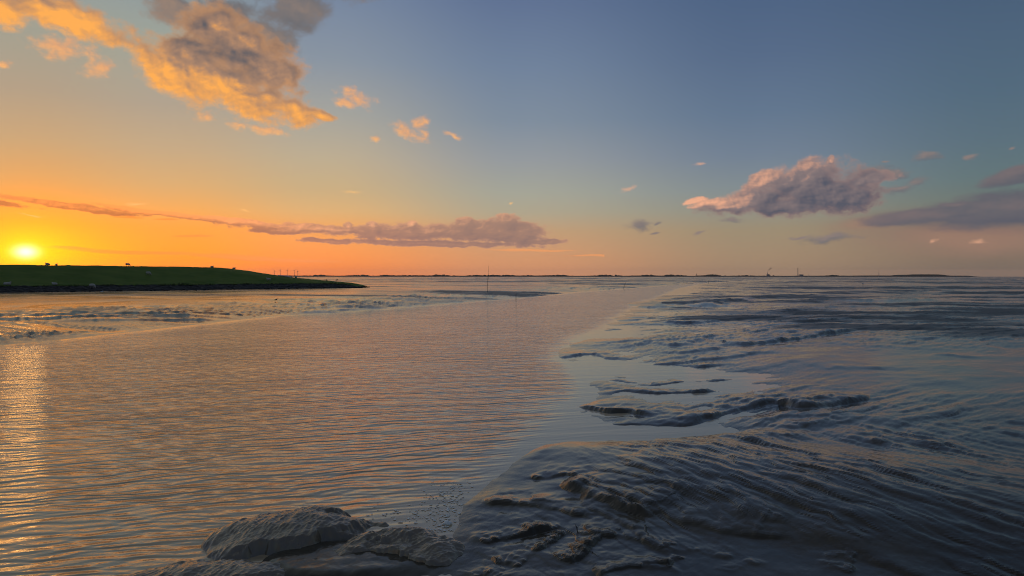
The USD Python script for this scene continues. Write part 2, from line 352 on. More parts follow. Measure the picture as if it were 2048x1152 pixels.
# mud ridges of the right bank: points in the photograph walked so that the steep face is on the right, height, width of the face, width of the back
RIDGES = [
    ([(1048, 819), (1100, 813), (1152, 822)], .07, .10, .5),
    ([(1140, 802), (1180, 808), (1215, 817), (1260, 815), (1315, 826)], .16, .10, 1.1),
    ([(1340, 852), (1400, 832), (1470, 812), (1530, 800), (1600, 792)], .15, .16, 1.0),
    ([(1520, 806), (1560, 800), (1610, 818), (1660, 806), (1700, 802), (1755, 786)], .20, .14, 1.4),
    ([(1112, 713), (1150, 706), (1185, 702), (1225, 715)], .13, .15, 1.0),
    ([(1215, 697), (1260, 688), (1300, 680), (1345, 690), (1385, 684), (1440, 664)], .16, .3, 1.6),
    ([(1405, 686), (1450, 690), (1510, 688), (1580, 678), (1650, 668), (1730, 656)], .30, .25, 3.0),
    ([(1290, 616), (1350, 617), (1410, 610), (1450, 603), (1520, 596), (1590, 592)], .45, 1.0, 5.0),
    ([(1240, 640), (1290, 634), (1350, 628)], .12, .5, 2.0),
    ([(1110, 748), (1165, 738), (1200, 742), (1255, 752)], .09, .2, .7),
    ([(1200, 783), (1240, 772), (1300, 780), (1385, 778), (1440, 772)], .13, .15, .9),
    ([(1300, 738), (1350, 735), (1410, 728), (1480, 722)], .10, .15, 1.1),
    ([(1360, 715), (1400, 718), (1460, 712), (1530, 700)], .09, .2, 1.0),
    ([(1270, 760), (1310, 766), (1360, 756), (1420, 757), (1500, 748)], .09, .12, .9),
    ([(1420, 893), (1470, 880), (1560, 872), (1640, 860)], .08, .25, .8),
    ([(1520, 850), (1600, 845), (1680, 838), (1760, 830)], .08, .3, .9),
    ([(1640, 868), (1740, 880), (1850, 885), (1940, 905)], .08, .35, .8),
    ([(1850, 706), (1900, 708), (1960, 716)], .05, .2, 1.0),
    ([(1640, 735), (1720, 732), (1820, 736)], .05, .4, 1.2),
    ([(1130, 770), (1180, 764), (1230, 772)], .06, .1, .6), ([(1210, 752), (1260, 758), (1300, 766)], .06, .1, .5),
    ([(1320, 700), (1380, 703), (1450, 694)], .09, .15, .9), ([(1290, 722), (1340, 724), (1400, 716)], .08, .12, .8),
    ([(1180, 660), (1240, 655), (1310, 650)], .10, .25, 1.2), ([(1170, 690), (1220, 683), (1280, 676)], .08, .2, 1.0),
    ([(1300, 640), (1380, 645), (1450, 640), (1540, 632)], .18, .5, 2.5), ([(1210, 838), (1300, 842), (1370, 838)], .05, .12, .6),
    ([(1420, 622), (1520, 628), (1640, 618), (1760, 612)], .22, .8, 4.0), ([(1560, 645), (1680, 640), (1820, 630)], .16, .6, 3.0),
    ([(1600, 600), (1760, 604), (1930, 598)], .30, 1.5, 7.0), ([(1700, 655), (1820, 660), (1960, 650)], .12, .5, 2.5),
    # the near bank: its gully and the ridges between creek and gully
    ([(1108, 960), (1150, 972), (1200, 998), (1260, 1018), (1330, 1034)], .16, .10, .9),
    ([(1330, 1034), (1400, 1046), (1480, 1062), (1600, 1075)], .10, .14, .8),
    ([(1050, 942), (1090, 948), (1130, 944), (1165, 950)], .06, .06, .4),
    ([(942, 1000), (985, 998), (1040, 1000), (1090, 1004), (1150, 1018), (1210, 1040)], .08, .09, .45),
    ([(948, 1074), (985, 1064), (1030, 1058), (1075, 1050), (1120, 1036)], .09, .06, .22),
    ([(1066, 1092), (1085, 1086), (1110, 1066), (1122, 1048)], .08, .05, .16),
    ([(1128, 1116), (1165, 1098), (1190, 1076), (1210, 1060)], .08, .06, .2),
    ([(1150, 1055), (1240, 1066), (1310, 1080), (1330, 1076)], .07, .10, .4),
    ([(944, 1140), (962, 1132), (985, 1140), (1000, 1146)], .05, .05, .2),
    ([(985, 1112), (1010, 1106), (1040, 1116)], .05, .05, .2),
    ([(1190, 1142), (1230, 1128), (1300, 1122), (1380, 1128)], .06, .08, .3),
    ([(1332, 1098), (1350, 1090), (1400, 1094), (1480, 1104)], .09, .08, .3),
    ([(1338, 1124), (1350, 1116), (1372, 1104)], .07, .05, .15),
    ([(1465, 1140), (1490, 1120), (1530, 1112)], .08, .07, .25),
    ([(1690, 1140), (1705, 1115), (1690, 1095)], .06, .07, .25),
]


def mud_height(x, y):
    r = np.hypot(x, y)
    wx = x + 0.5 * fb(x / 5, y / 5, 3, 3) * ss(5, 30, r) + 0.10 * fb(x / .7, y / .7, 3, 5)
    wy = y + 0.8 * fb(x / 5, y / 5, 3, 4) * ss(5, 30, r) + 0.10 * fb(x / .7, y / .7, 3, 6)
    dl, dr = creek_distance(wx, wy)
    dr = dr + 2.6 * fb(x / 12, y / 17, 3, 130) * ss(25, 60, r) + 0.9 * fb(x / 3.5, y / 5, 3, 133) * ss(14, 28, r)
    # ---- the creek bed
    h = -np.minimum(0.5, 0.03 + 0.09 * np.maximum(0, np.minimum(-dl, -dr)))
    # ---- left bank: a slope cut by rills that run together into gully mouths, then the high flat
    s, _ = along(wx, wy, 65.0)
    mouths = np.array([6, 17, 27, 34, 43.5, 50.5, 60, 69, 77, 88, 101, 115, 132, 150, 175, 200, 230, 270, 320, 380], float)
    k = np.clip(np.searchsorted((mouths[1:] + mouths[:-1]) / 2, s), 0, len(mouths) - 1)
    off = s - mouths[k]
    dpos = np.maximum(dl, 0)
    fan = (off + 1.2 * fb(dpos / 5, s / 9, 2, 39) * np.clip(dpos / 4, 0, 1)) / (0.45 * dpos + 3.2)
    rill = ridged(fan * 11.0 + 13.7 * k, dpos * 0.06 + k, 3, 21, 0.5)
    bell = ss(0.2, 2.0, dl) * (1 - ss(12, 26, dl + 4 * fb(s / 14, s * 0, 2, 30)))
    slope = 0.62 * (1 - np.exp(-np.maximum(dl, 0) / 8.0)) + 0.08 * ss(15, 60, dl)
    valley = np.exp(-(off / (0.30 * dpos + 0.7)) ** 2) * bell
    left = slope + (0.13 * (rill - 0.42)) * bell * (0.45 + 0.8 * ss(-0.3, 0.4, fb(s / 9, dpos / 9, 3, 37))) - 0.14 * valley
    for lam, amp, sd, brg in ((2.8, 0.22, 141, 28.0), (1.1, 0.10, 144, 40.0)):
        ra, rc = along(wx, wy, brg)
        ph = rc / lam + 1.1 * fb(ra / (5 * lam), rc / (2.5 * lam), 3, sd) + 0.3 * fb(ra / (1.2 * lam), rc / (.8 * lam), 2, sd + 1)
        fr_ = ph - np.floor(ph)
        left += amp * ss(0.0, 0.16, fr_) * (1 - fr_) * ss(-0.1, 0.3, fb(ra / (5 * lam), rc / (4 * lam), 3, sd + 2)) * bell
    left += 0.05 * fb(wx / 9, wy / 9, 4, 31) * ss(8, 20, dl) + 0.03 * ridged(wx / 3.0, wy / 5.0, 4, 33) * ss(4, 20, dl)
    left -= 0.09 * np.exp(-((np.abs(fb(wx / 26, wy / 26, 3, 35)) / 0.06) ** 2)) * ss(6, 16, dl)
    # ---- right bank
    a, c = along(wx, wy, 41.0)
    mid = ss(11, 17, wy) * ss(-1.0, 3.5, dr)
    right = 0.012 * ss(-0.4, 0.3, dr) + 0.10 * ss(0, 9, dr) + 0.12 * ss(6, 40, dr) + 0.1 * ss(40, 200, dr)
    und = fb(a / 9.0, c / 3.4, 4, 40)
    right += mid * (0.10 * und - 0.03)
    # eroded field beyond thirty metres: broken little steps
    eroded = ss(28, 42, wy + 0.25 * wx) * ss(0.5, 8, dr) * (1 - 0.75 * ss(120, 260, r))
    n = fb((0.6 * a + 0.5 * wx) / 7.5, (0.6 * c + 0.5 * wy) / 3.0, 5, 44, 0.55)
    step_n = n * 4.0
    fr = step_n - np.floor(step_n)
    terr = (np.floor(step_n) + ss(0.62, 1.0, fr)) / 4.0
    right += eroded * (0.055 * terr + 0.04 * (ridged(wx / 2.6, wy / 1.3, 4, 46) - 0.5))
    # gentler broken texture nearer, outside the smooth wet sheet at the right
    smooth_sheet = np.clip(1.35 * np.exp(-(((wx - 15.5) / 9.0) ** 2 + ((wy - 23.5) / 7.0) ** 2)), 0, 1)
    tex = ss(12, 20, wy) * (1 - ss(34, 46, wy)) * ss(0.5, 3.5, dr) * (1 - np.clip(1.25 * smooth_sheet, 0, 1))
    m2 = fb(a / 3.6, c / 1.25, 5, 48, 0.55) * 3.2
    f2 = m2 - np.floor(m2)
    right += tex * (0.06 * (np.floor(m2) + ss(0.5, 1.0, f2)) / 3.2 + 0.03 * ridged(a / 0.9, c / 0.5, 3, 49))
    right += mid * (1 - 0.93 * np.clip(smooth_sheet, 0, 1)) * 0.055 * (ridged(a / 2.4, c / 0.42, 4, 53, 0.6) - 0.5)
    # small lee-faced ripples left by the ebb, in patches
    for lam, amp, sd, brg in ((4.2, 0.13, 87, 24.0), (1.5, 0.055, 81, 38.0), (0.62, 0.024, 83, 33.0), (0.30, 0.012, 85, 46.0)):
        ra, rc = along(wx, wy, brg)
        ph = rc / lam + 0.9 * fb(ra / (5 * lam), rc / (2.5 * lam), 3, sd) + 0.25 * fb(ra / (1.2 * lam), rc / (.8 * lam), 2, sd + 1)
        fr_ = ph - np.floor(ph)
        saw = ss(0.0, 0.16, fr_) * (1 - fr_)           # steep towards the camera, gentle behind
        patch = ss(-0.05, 0.35, fb(ra / (6 * lam), rc / (4 * lam), 3, sd + 2))
        right += amp * saw * patch * ss(0.2, 3.0, dr) * (1 - 0.93 * np.clip(smooth_sheet, 0, 1)) * (1 - ss(28 * lam / 0.3, 60 * lam / 0.3, r)) * ss(11.5, 15, wy - 0.10 * wx) * (ss(24, 40, wy) if lam > 2 else 1.0)
    right += smooth_sheet * (0.015 * ridged(wx / 2.2, wy / 1.1, 3, 52))
    # the near bank: a broad back that falls off towards the camera
    near = 1 - ss(11.5, 15.0, wy - 0.12 * wx)
    crest = 0.22 * np.exp(-((wy - (11.2 - 0.55 * (wx - 2))) / 2.6) ** 2) * ss(-0.4, 3.0, wx)
    fall = -0.10 * ss(0.0, 3.0, (10.2 - 0.62 * (wx - 2)) - wy) * ss(1.0, 2.5, wx)
    right += near * (crest + fall + 0.03 * fb(x / 1.4, y / 1.4, 4, 55))
    sa, sc = along(wx, wy, -68.0)
    streak = ridged(sa / 2.6, sc / 0.42, 4, 57, 0.55)
    right += near * ss(0.5, 2.5, wx) * ss(8.2, 9.5, wy + 0.45 * (wx - 2)) * 0.05 * (streak - 0.5) * 0.9
    for lam, amp, sd, brg in ((0.95, 0.036, 151, -64.0), (0.42, 0.022, 154, -56.0), (0.19, 0.011, 157, -66.0)):
        ra, rc = along(wx, wy, brg)
        ph = rc / lam + 1.0 * fb(ra / (5 * lam), rc / (2.5 * lam), 3, sd) + 0.3 * fb(ra / (1.2 * lam), rc / (.8 * lam), 2, sd + 1)
        fr_ = ph - np.floor(ph)
        right += near * amp * ss(0.0, 0.2, fr_) * (1 - fr_) * ss(-0.1, 0.35, fb(ra / (4 * lam), rc / (3 * lam), 3, sd + 2)) * ss(0.3, 1.8, dr)
    lump = fb(x / 0.55, y / 0.55, 5, 59, 0.55)
    right += near * (1 - ss(9.0, 11.0, wy + 0.3 * wx)) * (0.016 * lump + 0.006 * np.abs(fb(x / .25, y / .25, 3, 60)))
    wr = (0.03 + 0.004 * r)
    for pts, H, wf, wb in RIDGES:
        P = chaikin(np.array([ground_at(px, py, 0.1) for px, py in pts]), 2)
        lo, hi = P.min(0) - 3.0 * wb - 0.4, P.max(0) + 3.0 * wb + 0.4
        box = (x > lo[0]) & (x < hi[0]) & (y > lo[1]) & (y < hi[1])
        if not box.any(): continue
        bx, by = x[box], y[box]
        sc_ = max(wf * 3, 0.25)
        jx = bx + 0.28 * sc_ * fb(bx / sc_, by / sc_, 3, 70); jy = by + 0.28 * sc_ * fb(bx / sc_, by / sc_, 3, 71)
        d, side, run = polyline(jx, jy, P)
        taper = ss(0, 0.2, run) * (1 - ss(0.8, 1.0, run))
        taper = taper * (0.75 + 0.5 * fb(run * 7 + pts[0][0], run * 0, 2, 72))
        cap = (run <= 0.001) | (run >= 0.999)
        prof = np.where((side > 0) | cap, np.exp(-(d / (0.7 * wf)) ** 2), np.exp(-(d / wb) ** 1.5))
        dip = np.where((side > 0) & ~cap, -0.35 * np.exp(-((d - 2.0 * wf) / (2.0 * wf)) ** 2), 0)
        end = np.where((run <= 0.001) | (run >= 0.999), np.exp(-(d / (1.2 * wf)) ** 2), 1.0)
        lobes = 0.55 + 0.55 * ss(-0.35, 0.45, fb(bx / (wb * 0.55), by / (wb * 0.55), 3, 73))
        right[box] += 0.72 * H * taper * np.minimum(1, end + 0.0) * (prof * lobes + 0.6 * dip)
    k_ = 0.03
    right = right + (0.035 + k_ * np.logaddexp(0, (right - 0.035) / k_) - right) * near * ss(0.2, 1.6, wx)   # the near bank stays above the water
    right -= 0.05 * np.exp(-((np.abs(fb(wx / 16, wy / 22, 3, 62)) / 0.05) ** 2)) * ss(16, 30, wy) * ss(2, 8, dr)
    # inlets of still water between the ridges
    for (px, py, ax, ay) in ((1290, 742, 2.6, 1.5), (1200, 742, 1.6, 1.3), (1270, 862, 1.7, .75), (1180, 872, 1.4, .7), (1430, 862, 1.1, .4), (1150, 775, 1.2, .7), (1330, 655, 4, 2), (1250, 668, 3, 3)):
        gx, gy = ground_at(px, py)
        right -= 0.055 * np.exp(-(((wx - gx) / ax) ** 2 + ((wy - gy) / ay) ** 2))
    # ---- far out: long low bars and pools
    far = ss(90, 170, r)
    bars = fb(wx / 130, wy / 60, 4, 64)
    land_l, land_r = ss(-1.5, 0.6, dl), ss(-0.45, 0.25, dr)
    h = np.where(dl > dr, h + (left - h) * land_l, h + (right - h) * land_r)
    h = h + far * np.where(np.maximum(dl, dr) > 0, 1, 0) * (0.10 * bars + 0.07 * ridged(wx / 60, wy / 26, 3, 66) - 0.06)
    # saddle of mud round the three mounds at the front
    sad = np.exp(-(((x + 1.75) / 1.25) ** 2 + ((y - 7.7) / 0.75) ** 2))
    h = h + (0.05 + 0.02 * lump - h) * ss(0.25, 0.75, sad) * ss(-6, -5.9, -np.abs(y - 7.7) * 2)
    far_h = ss(1500, 3500, r)
    h = h * (1 - far_h) + 0.12 * far_h * ss(3500, 7000, r)
    # fine relief
    h += 0.004 * fb(x / .35, y / .35, 4, 80, .6) * ss(-0.1, 0.2, np.maximum(dl, dr)) * (1 - 0.7 * np.clip(smooth_sheet, 0, 1)) * ss(0.0, 0.1, h + 0.05)
    return h


def polar_grid(r0, r1, q0, qmax, az_in, n_in, az_out, n_out, fine=0.0):
    rs = [r0]
    while rs[-1] < r1:
        rs.append(rs[-1] * (1 + min(max(q0 * rs[-1] / 7.3, q0 * 0.75), qmax) * (1 - fine * math.exp(-(math.log(rs[-1] / 55) / 0.55) ** 2))))
    rs = np.array(rs)
    t = np.linspace(-az_in, az_in, n_in)
    e = az_in + (az_out - az_in) * (np.linspace(0, 1, n_out + 1)[1:]) ** 1.5
    az = np.radians(np.concatenate([-e[::-1], t, e]))
    R, A = np.meshgrid(rs, az, indexing='ij')
    n, m = len(rs), len(az)
    i = np.arange(n - 1)[:, None] * m + np.arange(m - 1)[None, :]
    f = np.stack([i, i + 1, i + m + 1, i + m], -1).reshape(-1, 4)
    return R * np.sin(A), R * np.cos(A), f, (n, m)


def sheet(name, x, y, z, faces, material, primvars=None):
    """A smooth quad sheet with normals (z up)."""
    v = np.stack([x.ravel(), y.ravel(), z.ravel()], 1)
    n, m = x.shape
    P = v.reshape(n, m, 3)
    du = np.gradient(P, axis=0); dv = np.gradient(P, axis=1)
    nn = np.cross(dv, du).reshape(-1, 3)
    nn /= np.linalg.norm(nn, axis=1, keepdims=True) + 1e-12
    nn[nn[:, 2] < 0] *= -1
    used = np.zeros(len(v), bool); used[faces.ravel()] = True
    faces = (np.cumsum(used) - 1)[faces]; v, nn = v[used], nn[used]
    me = UsdGeom.Mesh.Define(stage, '/World/' + name)
    from pxr import Vt
    me.CreatePointsAttr(Vt.Vec3fArray.FromNumpy(v.astype(np.float32)))
    me.CreateFaceVertexCountsAttr(Vt.IntArray.FromNumpy(np.full(len(faces), 4, np.int32)))
    me.CreateFaceVertexIndicesAttr(Vt.IntArray.FromNumpy(np.ascontiguousarray(faces).astype(np.int32).ravel()))
    me.CreateSubdivisionSchemeAttr('none')
    me.CreateNormalsAttr(Vt.Vec3fArray.FromNumpy(nn.astype(np.float32)))
    me.SetNormalsInterpolation('vertex')
    for k, a in (primvars or {}).items():
        UsdGeom.PrimvarsAPI(me).CreatePrimvar(k, Sdf.ValueTypeNames.FloatArray, 'vertex').Set(Vt.FloatArray.FromNumpy(a.ravel()[used].astype(np.float32)))
    UsdShade.MaterialBindingAPI.Apply(me.GetPrim()).Bind(material)
    return me.GetPrim()


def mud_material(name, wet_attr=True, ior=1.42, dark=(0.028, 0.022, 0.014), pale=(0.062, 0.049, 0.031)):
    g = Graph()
    pos = g.add('geometry') + '.position'
    n1 = g.noise(pos, 0.5, 5, 0.6)
    n2 = g.noise(pos, 6.0, 5, 0.6)
    n3 = g.noise(pos, 38.0, 4, 0.6)
    col = g.mix(g.step(n1, 0.35, 0.65), dark, pale)
    col = g.mix(g.step(n2, 0.3, 0.75, 0.0, 0.35), col, tuple(0.6 * c for c in dark))
    if wet_attr:
        wet = g.add('attribute', {'attribute': 'wet'}, 'fac')
    else:
        wet = g.step(n1, 0.3, 0.7, 0.45, 0.75)
    rough = g.m('multiply_add', wet, -0.33, 0.46)
    rough = g.m('add', rough, g.m('multiply', g.m('subtract', n2, 0.5), 0.10))
    dry = g.m('subtract', 1.0, wet)
    mp = g.add('mapping', {'mapping_type': 'point', 'rotation': (0, 0, math.radians(-41))}, 'vector', vector=pos)
    n4 = g.noise(g.v('multiply', mp, (0.9, 4.5, 2.0)), 1.0, 5, 0.62, 0.4)
    n5 = g.noise(pos, 1.4, 4, 0.6)
    hgt = g.m('add', g.m('multiply', n2, 0.007), g.m('multiply', n3, 0.0016))
    hgt = g.m('add', hgt, g.m('add', g.m('multiply', n4, 0.016), g.m('multiply', n5, 0.035)))
    bump = g.add('bump', {'strength': 1.0, 'distance': 1.0, 'filter_width': 0.03}, 'normal', height=g.m('multiply', hgt, g.m('multiply_add', dry, 0.80, 0.20)))
    b = g.add('principled_bsdf', {'ior': ior, 'specular_tint': (1.0, 0.91, 0.78), 'specular_ior_level': 0.5}, None, base_color=col, roughness=g.m('maximum', rough, 0.06), normal=bump)
    return mat(name, g.nodes, g.links, f'{b}.BSDF')


M = {}
M['mud'] = mud_material('wet_mud')
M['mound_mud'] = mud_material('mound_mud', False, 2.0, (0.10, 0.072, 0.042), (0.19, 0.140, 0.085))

gx, gy, gf, (gn, gm) = polar_grid(3.4, 16000, 0.0030, 0.03, 39.0, 1020, 85.0, 30, 0.66)
gh = mud_height(gx, gy)
_dl, _dr = creek_distance(gx, gy)
wet = 0.92 + 0.35 * fb(gx / 6, gy / 6, 3, 90)
wet += 0.6 * (1 - ss(0.0, 0.10, gh)) + 0.4 * np.exp(-(((gx - 15.5) / 9) ** 2 + ((gy - 23.5) / 7) ** 2))
dome_h = gh - 0
slope_ = np.hypot(np.gradient(gh, axis=0) / np.maximum(np.gradient(np.hypot(gx, gy), axis=0), 1e-6), np.gradient(gh, axis=1) / np.maximum(np.hypot(np.gradient(gx, axis=1), np.gradient(gy, axis=1)), 1e-6))
wet -= 0.5 * ss(0.15, 0.6, slope_)
_rr = np.hypot(gx, gy)
wet -= 1.1 * ss(0.05, 0.32, fb(gx / 60, gy / 14, 5, 92, 0.6)) * ss(45, 110, _rr)
wet -= 0.8 * ss(0.0, 0.30, fb(gx / 14, gy / 5, 5, 94, 0.6)) * ss(28, 50, _rr) * (1 - ss(150, 300, _rr)) * (_dr > 2)
wet = np.clip(wet, 0.0, 1.0)
tag(sheet('mudflat', gx, gy, gh, gf, M['mud'], {'wet': wet}), kind='structure')


def water_material():
    g = Graph()
    pos = g.add('geometry') + '.position'
    calm = g.add('attribute', {'attribute': 'calm'}, 'fac')
    mp = g.add('mapping', {'mapping_type': 'point', 'rotation': (0, 0, math.radians(-16)), 'scale': (1.0, 1.0, 1.0)}, 'vector', vector=pos)
    w = g.v('scale', g.v('subtract', g.noise(pos, 0.55, 2, 0.5, out='color'), (0.5, 0.5, 0.5)), scale=0.55)
    w2 = g.v('scale', g.v('subtract', g.noise(pos, 2.6, 2, 0.5, out='color'), (0.5, 0.5, 0.5)), scale=0.07)
    q = g.v('add', pos, g.v('add', w, w2))
    rng = np.random.default_rng(5)
    hgt = None
    for i, lam in enumerate((0.125, 0.150, 0.175, 0.205, 0.24, 0.29, 0.36, 0.47, 0.66, 0.95)):
        th = math.radians(105 + rng.normal(0, 13))
        kk = 2 * math.pi / lam
        sn = g.m('sine', g.m('add', g.v('dot_product', q, (kk * math.cos(th), kk * math.sin(th), 0), out='value'), float(rng.uniform(0, 6.28))))
        env = g.step(g.noise(g.v('multiply_add', mp, (0.28 / lam, 0.5 / lam, 0), (i * 5.3, i * 2.9, 0)), 0.35, 1, 0.5), 0.32, 0.68, 0.25, 1.5)
        amp = (0.085 if lam < 0.3 else 0.055) * lam / (2 * math.pi)
        term = g.m('multiply', g.m('multiply', sn, amp), env)
        hgt = term if hgt is None else g.m('add', hgt, term)
    b = g.noise(g.v('multiply', mp, (7.0, 19.0, 1)), 1.0, 2, 0.5, 0.3)
    c = g.noise(g.v('multiply', mp, (0.10, 0.22, 1)), 1.0, 3, 0.5)
    gust = g.step(c, 0.3, 0.7, 0.75, 1.2)
    hgt = g.m('add', hgt, g.m('multiply', b, 0.006))
    hgt = g.m('multiply', g.m('multiply', hgt, gust), g.m('subtract', 1.0, calm))
    bump = g.add('bump', {'strength': 1.0, 'distance': 1.0, 'filter_width': 0.03}, 'normal', height=hgt)
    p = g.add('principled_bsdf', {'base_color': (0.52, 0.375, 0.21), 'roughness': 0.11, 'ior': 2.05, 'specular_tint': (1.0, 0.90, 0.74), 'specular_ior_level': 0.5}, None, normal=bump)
    return mat('creek_water', g.nodes, g.links, f'{p}.BSDF')


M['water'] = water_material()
qx, qy, qf, _ = polar_grid(3.4, 900, 0.0050, 0.03, 38.0, 460, 70.0, 20)
_ql, _qr = creek_distance(qx, qy)
inside = np.minimum(-_ql, -_qr)
calm = 1 - ss(0.0, 1.8, inside + 0.7 * fb(qx / 2.2, qy / 2.6, 3, 120)) * (1 - 0.0)
qr = np.hypot(qx, qy)
low = mud_height(qx, qy) < 0.03                 # no water sheet under the high mud
qf = qf[low.ravel()[qf].any(1)]
qz = np.zeros(qx.shape)
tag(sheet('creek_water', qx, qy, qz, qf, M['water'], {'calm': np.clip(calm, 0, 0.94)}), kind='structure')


# ------------------------------------------------------------------ the grassed dike on the left
D0, DU, DW = np.array([-73.0, 104.0]), np.array([0.6306, 0.7761]), np.array([-0.7761, 0.6306])
BASE = 0.45


def dike_rise(t, w):
    s = np.interp(w, [-2, 0, 4, 7, 20, 22, 24, 46], [-0.7, 0, 1.05, 1.55, 4.52, 4.60, 4.52, -0.6])
    cap = np.interp(t + 1.2 - 0.9 * (np.minimum(w, 24) - 20), [-200, 38, 44, 48, 54, 61, 69, 77, 81, 84.5, 90], [4.70, 4.70, 4.5, 4.15, 3.3, 2.38, 1.72, 1.12, 0.70, 0.0, -0.8])
    k = 0.25
    return -k * np.log(np.exp(-s / k) + np.exp(-cap / k))


def dike_xyz(t, w, up=0.0):
    p = D0[:, None] + DU[:, None] * np.ravel(t) + DW[:, None] * np.ravel(w)
    return p[0].reshape(np.shape(t)), p[1].reshape(np.shape(t)), BASE + dike_rise(t, w) + up


def on_dike(px, py):
    """Where the sight line of a photo point first meets the dike (or passes closest over it)."""
    d = ray(px, py)
    Y = np.linspace(95, 215, 2400)
    X, Z = d[0] / d[1] * Y, EYE + d[2] / d[1] * Y
    t = (X - D0[0]) * DU[0] + (Y - D0[1]) * DU[1]; w = (X - D0[0]) * DW[0] + (Y - D0[1]) * DW[1]
    gap = Z - (BASE + dike_rise(t, w))
    hit = np.nonzero(gap < 0)[0]
    i = hit[0] if len(hit) else int(np.argmin(gap))
    return X[i], Y[i], BASE + float(dike_rise(t[i], w[i]))


def grid_faces(n, m):
    i = np.arange(n - 1)[:, None] * m + np.arange(m - 1)[None, :]
    return np.stack([i, i + 1, i + m + 1, i + m], -1).reshape(-1, 4)


def grass_material():
    g = Graph()
    pos = g.add('geometry') + '.position'
    n1 = g.noise(pos, 0.25, 4, 0.6); n2 = g.noise(pos, 2.2, 5, 0.65); n3 = g.noise(pos, 14.0, 3, 0.6)
    col = g.mix(g.step(n1, 0.35, 0.65), (0.085, 0.150, 0.014), (0.130, 0.190, 0.024))
    col = g.mix(g.step(n2, 0.45, 0.8, 0, 0.5), col, (0.085, 0.085, 0.030))
    bump = g.add('bump', {'strength': 1.0, 'distance': 0.25}, 'normal', height=g.m('add', n2, g.m('multiply', n3, 0.4)))
    b = g.add('principled_bsdf', {'roughness': 0.9, 'specular_ior_level': 0.1}, None, base_color=col, normal=bump)
    return mat('dike_grass', g.nodes, g.links, f'{b}.BSDF')


def rock_material(name, c0, c1, scale=1.6):
    g = Graph()
    pos = g.add('geometry') + '.position'
    vo = g.add('voronoi_texture', {'scale': scale}, None, vector=pos)
    n = g.noise(pos, 5.0, 5, 0.6)
    col = g.mix(g.step(n, 0.3, 0.7), c0, c1)
    bump = g.add('bump', {'strength': 1.0, 'distance': 0.2}, 'normal', height=g.m('add', g.m('multiply', f'{vo}.distance', -1.0), g.m('multiply', n, 0.3)))
    b = g.add('principled_bsdf', {'roughness': 0.75, 'specular_ior_level': 0.3}, None, base_color=col, normal=bump)
    return mat(name, g.nodes, g.links, f'{b}.BSDF')


def plain(name, col, rough=0.6, var=0.25, scale=3.0, metallic=0.0, spec=0.4):
    g = Graph()
    pos = g.add('geometry') + '.position'
    n = g.noise(pos, scale, 4, 0.6)
    c = g.mix(n, tuple(v * (1 - var) for v in col), tuple(min(1, v * (1 + var)) for v in col))
    b = g.add('principled_bsdf', {'roughness': rough, 'metallic': metallic, 'specular_ior_level': spec}, None, base_color=c)
    return mat(name, g.nodes, g.links, f'{b}.BSDF')


M['grass'] = grass_material()
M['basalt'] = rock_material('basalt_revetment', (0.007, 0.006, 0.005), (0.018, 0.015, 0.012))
M['blades'] = plain('grass_blades', (0.060, 0.072, 0.022), 0.9, 0.4, 2.0)
M['fleece'] = plain('sheep_fleece', (0.52, 0.47, 0.38), 0.95, 0.2, 9.0, spec=0.1)
M['skin'] = plain('sheep_skin', (0.34, 0.28, 0.22), 0.8, 0.2, 9.0, spec=0.2)
M['wood'] = plain('weathered_wood', (0.060, 0.050, 0.042), 0.85, 0.35, 6.0)
M['foam'] = plain('sea_foam', (0.95, 0.88, 0.76), 0.5, 0.15, 40.0)
M['feather_white'] = plain('white_feathers', (0.92, 0.91, 0.89), 0.8, 0.08, 20.0)
M['feather_dark'] = plain('dark_feathers', (0.035, 0.032, 0.030), 0.7, 0.3, 20.0)
M['beak'] = plain('beak', (0.35, 0.16, 0.05), 0.5, 0.1)
M['concrete'] = plain('weathered_concrete', (0.26, 0.25, 0.24), 0.85, 0.2, 0.05)
M['cladding'] = plain('grey_cladding', (0.34, 0.36, 0.38), 0.7, 0.1, 0.05)
M['brick'] = plain('far_brick', (0.16, 0.09, 0.07), 0.85, 0.2, 0.1)
M['roof'] = plain('far_roof', (0.08, 0.06, 0.055), 0.8, 0.2, 0.1)
M['steel'] = plain('painted_steel', (0.30, 0.31, 0.32), 0.5, 0.1, 0.1)
M['land'] = plain('far_land', (0.055, 0.058, 0.040), 0.95, 0.3, 0.01, spec=0.1)
M['leaves'] = plain('far_leaves', (0.035, 0.045, 0.022), 0.95, 0.4, 0.03, spec=0.1)

dike = thing('dike', (0, 0, 0), kind='structure')


def dike_piece(name, w0, w1, nw, nt, rough, material):
    tt = np.linspace(-75, 88, nt); ww = np.linspace(w0, w1, nw)
    T, W = np.meshgrid(tt, ww, indexing='ij')
    wob = 0.35 * fb(T / 3, T * 0, 3, 130)
    W2 = W + wob * np.where(W < 10, 1, 0) * np.clip(W / 4, 0, 1) * (1 - np.clip((W - 4) / 6, 0, 1))
    x, y, z = dike_xyz(T, W2)
    z = z + rough(T, W2)
    v = np.stack([x.ravel(), y.ravel(), z.ravel()], 1)
    return part(dike, name, (v, grid_faces(nt, nw)[:, ::-1]), material, smooth=True)


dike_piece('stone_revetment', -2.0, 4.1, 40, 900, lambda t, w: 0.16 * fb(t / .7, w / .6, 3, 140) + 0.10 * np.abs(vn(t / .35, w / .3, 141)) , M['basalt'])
dike_piece('grass_slope', 4.0, 46.0, 90, 500, lambda t, w: 0.06 + 0.10 * fb(t / 4, w / 2.5, 4, 145) + 0.05 * fb(t / .8, w / .8, 2, 146), M['grass'])

rng = np.random.default_rng(21)
